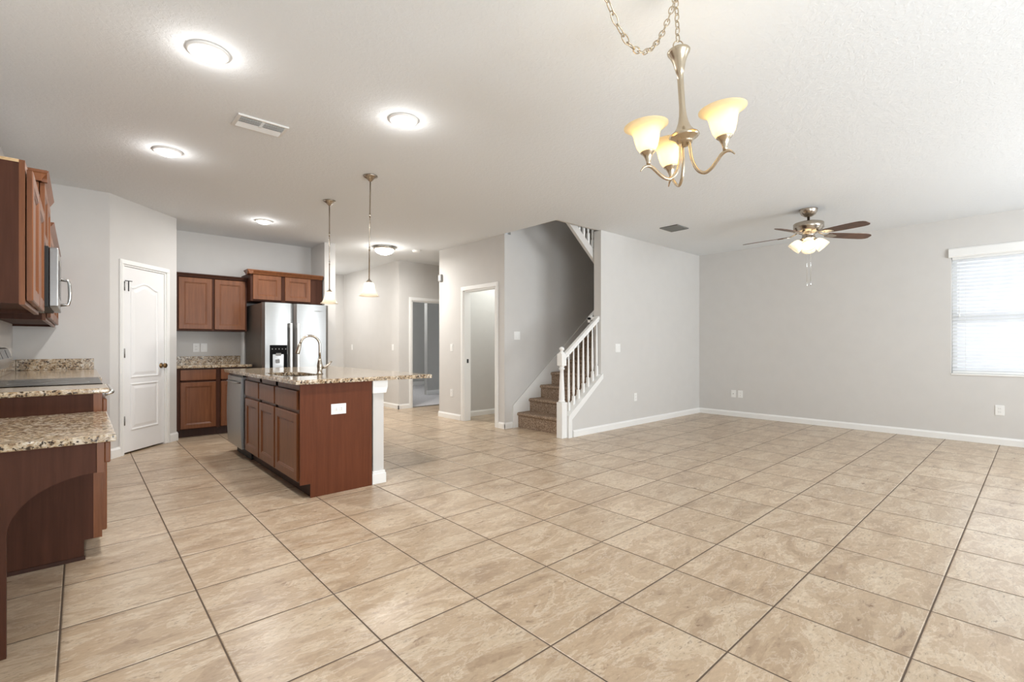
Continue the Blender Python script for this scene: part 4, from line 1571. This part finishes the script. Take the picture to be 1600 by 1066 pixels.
m.build('swag_chain', 'champagne', cdl)
for q in (hook, hk2):
    m = MB()
    m.lathe([(0.022, -0.0005), (0.020, -0.006), (0.006, -0.010), (0.004, -0.014), (0, -0.014)], Matrix.Translation(q), 20)
    m.tube([q + V((0, 0, -0.012)), q + V((0.006, 0, -0.020)), q + V((0.004, 0, -0.030)), q + V((-0.006, 0, -0.030))], 0.002, 6)
    m.build('ceiling_hook', 'champagne', cdl)

# ------------------------------------------------------------------ ceiling fan
FX, FYF = 6.055, 1.735
fan = thing('ceiling_fan', 'brushed nickel ceiling fan with five dark walnut blades and lit glass shades', 'ceiling fan', (FX, FYF, H))
T_ = Matrix.Translation((FX, FYF, 0))
MB().lathe([(0.090, H - 0.0005), (0.090, H - 0.006), (0.085, H - 0.030), (0.068, H - 0.062), (0.040, H - 0.080), (0.022, H - 0.086)], T_, 36).build('canopy', 'nickel', fan)
MB().lathe([(0.0135, H - 0.08), (0.0135, 2.53), (0.020, 2.528), (0.022, 2.515), (0.026, 2.505)], T_, 20).build('downrod', 'nickel', fan)
MB().lathe([(0.03, 2.515), (0.10, 2.512), (0.140, 2.500), (0.148, 2.492), (0.148, 2.440), (0.140, 2.434), (0.140, 2.428), (0.118, 2.405), (0.085, 2.385), (0.062, 2.375), (0.062, 2.345), (0.070, 2.335), (0.070, 2.318), (0.045, 2.305), (0.02, 2.300), (0, 2.300)], T_, 40).build('motor_housing', 'nickel', fan)
for k in range(5):
    a = math.radians(72 * k + 70)
    d = RT * math.cos(a) + FW * math.sin(a)
    s = Z_.cross(d)
    tilt = math.radians(12)
    sv = s * math.cos(tilt) - Z_ * math.sin(tilt)
    nn = d.cross(sv)
    o0 = V((FX, FYF, 2.375))
    droop = Z_ * -0.03
    up = [(0.20, 0.050), (0.24, 0.056), (0.34, 0.063), (0.46, 0.068), (0.58, 0.069), (0.62, 0.064), (0.65, 0.050), (0.665, 0.030)]
    lo = [(r, -w * 0.92) for r, w in reversed(up)]
    pts = [o0 + d * r + droop * (r / 0.66) + sv * w for r, w in up + lo]
    m = MB()
    m.prism(pts, nn * -0.003, nn * 0.003)
    b = m.build('blade', 'blade', fan)
    m = MB()
    m.tube([V((FX, FYF, 2.405)) + d * 0.10, o0 + d * 0.145 - nn * 0.0 + Z_ * 0.004, o0 + d * 0.20 + droop * 0.3 - Z_ * 0.008], [0.014, 0.013, 0.012], 10, flat=0.5)
    q = o0 + d * 0.235 + droop * 0.35 - nn * 0.0
    pl = [(0.175, 0.014), (0.20, 0.036), (0.235, 0.044), (0.28, 0.030), (0.305, 0.0), (0.28, -0.030), (0.235, -0.044), (0.20, -0.036), (0.175, -0.014)]
    sgn = -1 if nn.z > 0 else 1
    m.prism([o0 + d * r + droop * (r / 0.66) + sv * w for r, w in pl], nn * (sgn * 0.0035), nn * (sgn * 0.009))
    m.build('blade_iron', 'nickel', b)
for k in range(4):
    a = math.radians(90 * k - 122)
    d = RT * math.cos(a) + FW * math.sin(a)
    axs = (d * math.sin(math.radians(42)) - Z_ * math.cos(math.radians(42))).normalized()
    p0 = V((FX, FYF, 2.318)) + d * 0.055
    S4 = axis_mat(p0, axs)
    m = MB()
    m.tube([V((FX, FYF, 2.325)) + d * 0.03, p0 + axs * 0.012], 0.010, 10)
    m.lathe([(0.016, 0.0), (0.024, 0.008), (0.026, 0.022), (0.020, 0.024)], S4, 20)
    am = m.build('light_arm', 'nickel', fan)
    s = MB().lathe([(0.024, 0.020), (0.042, 0.032), (0.056, 0.060), (0.066, 0.100), (0.070, 0.135), (0.067, 0.135), (0.063, 0.100), (0.053, 0.061), (0.039, 0.035), (0.022, 0.024)], S4, 28, False, False).build('glass_shade', 'fan_glass', fan)
    MB().lathe([(0.010, 0.022), (0.012, 0.04), (0.022, 0.06), (0.026, 0.078), (0.018, 0.096), (0, 0.102)], S4, 16).build('bulb', 'bulb_fan', s)
for q, zl in ((-0.030, 1.805), (0.012, 1.815)):
    pc = V((FX, FYF, 0)) + RT * q - FW * 0.02
    m = MB()
    m.tube([pc + Z_ * 2.31, pc + Z_ * (zl + 0.03)], 0.0016, 6)
    m.lathe([(0, zl - 0.02), (0.006, zl - 0.012), (0.007, zl + 0.01), (0.003, zl + 0.026), (0.0015, zl + 0.034)], Matrix.Translation(pc), 12)
    m.build('pull_chain', 'chrome', fan)

# ------------------------------------------------------------------ window with blinds
wn = sroot('window_1', (XW + 0.1, -0.09, wz0))
m = MB()
xa, xb = XW + 0.10, XW + 0.155
m.box(xa, xb, wy0, wy0 + 0.045, wz0, wz1)
m.box(xa, xb, wy1 - 0.045, wy1, wz0, wz1)
m.box(xa, xb, wy0 + 0.045, wy1 - 0.045, wz1 - 0.045, wz1)
m.box(xa, xb, wy0 + 0.045, wy1 - 0.045, wz0, wz0 + 0.045)
m.box(xa - 0.01, xb, wy0 + 0.045, wy1 - 0.045, 1.435, 1.49)
m.build('window_frame', 'trim', wn)
MB().box(XW + 0.125, XW + 0.129, wy0 + 0.045, wy1 - 0.045, wz0 + 0.045, wz1 - 0.045).build('window_pane', 'pane', wn)
MB().box(XW - 0.012, XW + 0.10, wy0, wy1, wz0 - 0.018, wz0 + 0.002, 0.003).build('window_sill', 'trim', wn)

bl = thing('window_blinds', 'white horizontal blinds closed over the window at the right', 'blinds', (XW + 0.03, -0.09, 2.19))
m = MB()
m.prism([(XW - 0.030, 0, 2.205), (XW - 0.020, 0, 2.285), (XW - 0.010, 0, 2.300), (XW - 0.001, 0, 2.300), (XW - 0.001, 0, 2.19), (XW - 0.024, 0, 2.19)][::-1], (0, wy0 - 0.03, 0), (0, wy1 + 0.022, 0))
m.build('valance', 'plastic', bl)
MB().box(XW + 0.012, XW + 0.065, wy0 + 0.008, wy1 - 0.008, 2.165, 2.212).build('head_rail', 'plastic', bl)
m = MB()
ns = 31
for i in range(ns):
    z = 0.855 + (2.15 - 0.855) * i / (ns - 1)
    a = math.radians(42)
    hw = 0.025
    cx = XW + 0.040
    pts = []
    for k in range(5):
        s = -1 + k / 2
        pts.append((cx + hw * s * math.cos(a) , z + hw * s * math.sin(a) + 0.003 * (1 - s * s)))
    low = [(x, zz - 0.0022) for x, zz in reversed(pts)]
    m.prism([(x, 0, zz) for x, zz in pts + low], (0, wy0 + 0.010, 0), (0, wy1 - 0.010, 0))
m.build('slat_panel', 'slat', bl)
MB().box(XW + 0.018, XW + 0.062, wy0 + 0.010, wy1 - 0.010, 0.806, 0.826, 0.004).build('bottom_rail', 'plastic', bl)
m = MB()
for y in (0.60, 0.10, -0.40):
    m.tube([(XW + 0.012, y, 0.82), (XW + 0.012, y, 2.18)], 0.0012, 6)
m.build('ladder_cord', 'plastic', bl)
m = MB()
m.tube([(XW + 0.010, 0.655, 2.17), (XW + 0.002, 0.655, 1.50)], 0.0022, 8)
m.lathe([(0, 1.47), (0.006, 1.475), (0.007, 1.49), (0.003, 1.505)], Matrix.Translation((XW + 0.002, 0.655, 0)), 10)
m.build('tilt_wand', 'plastic', bl)
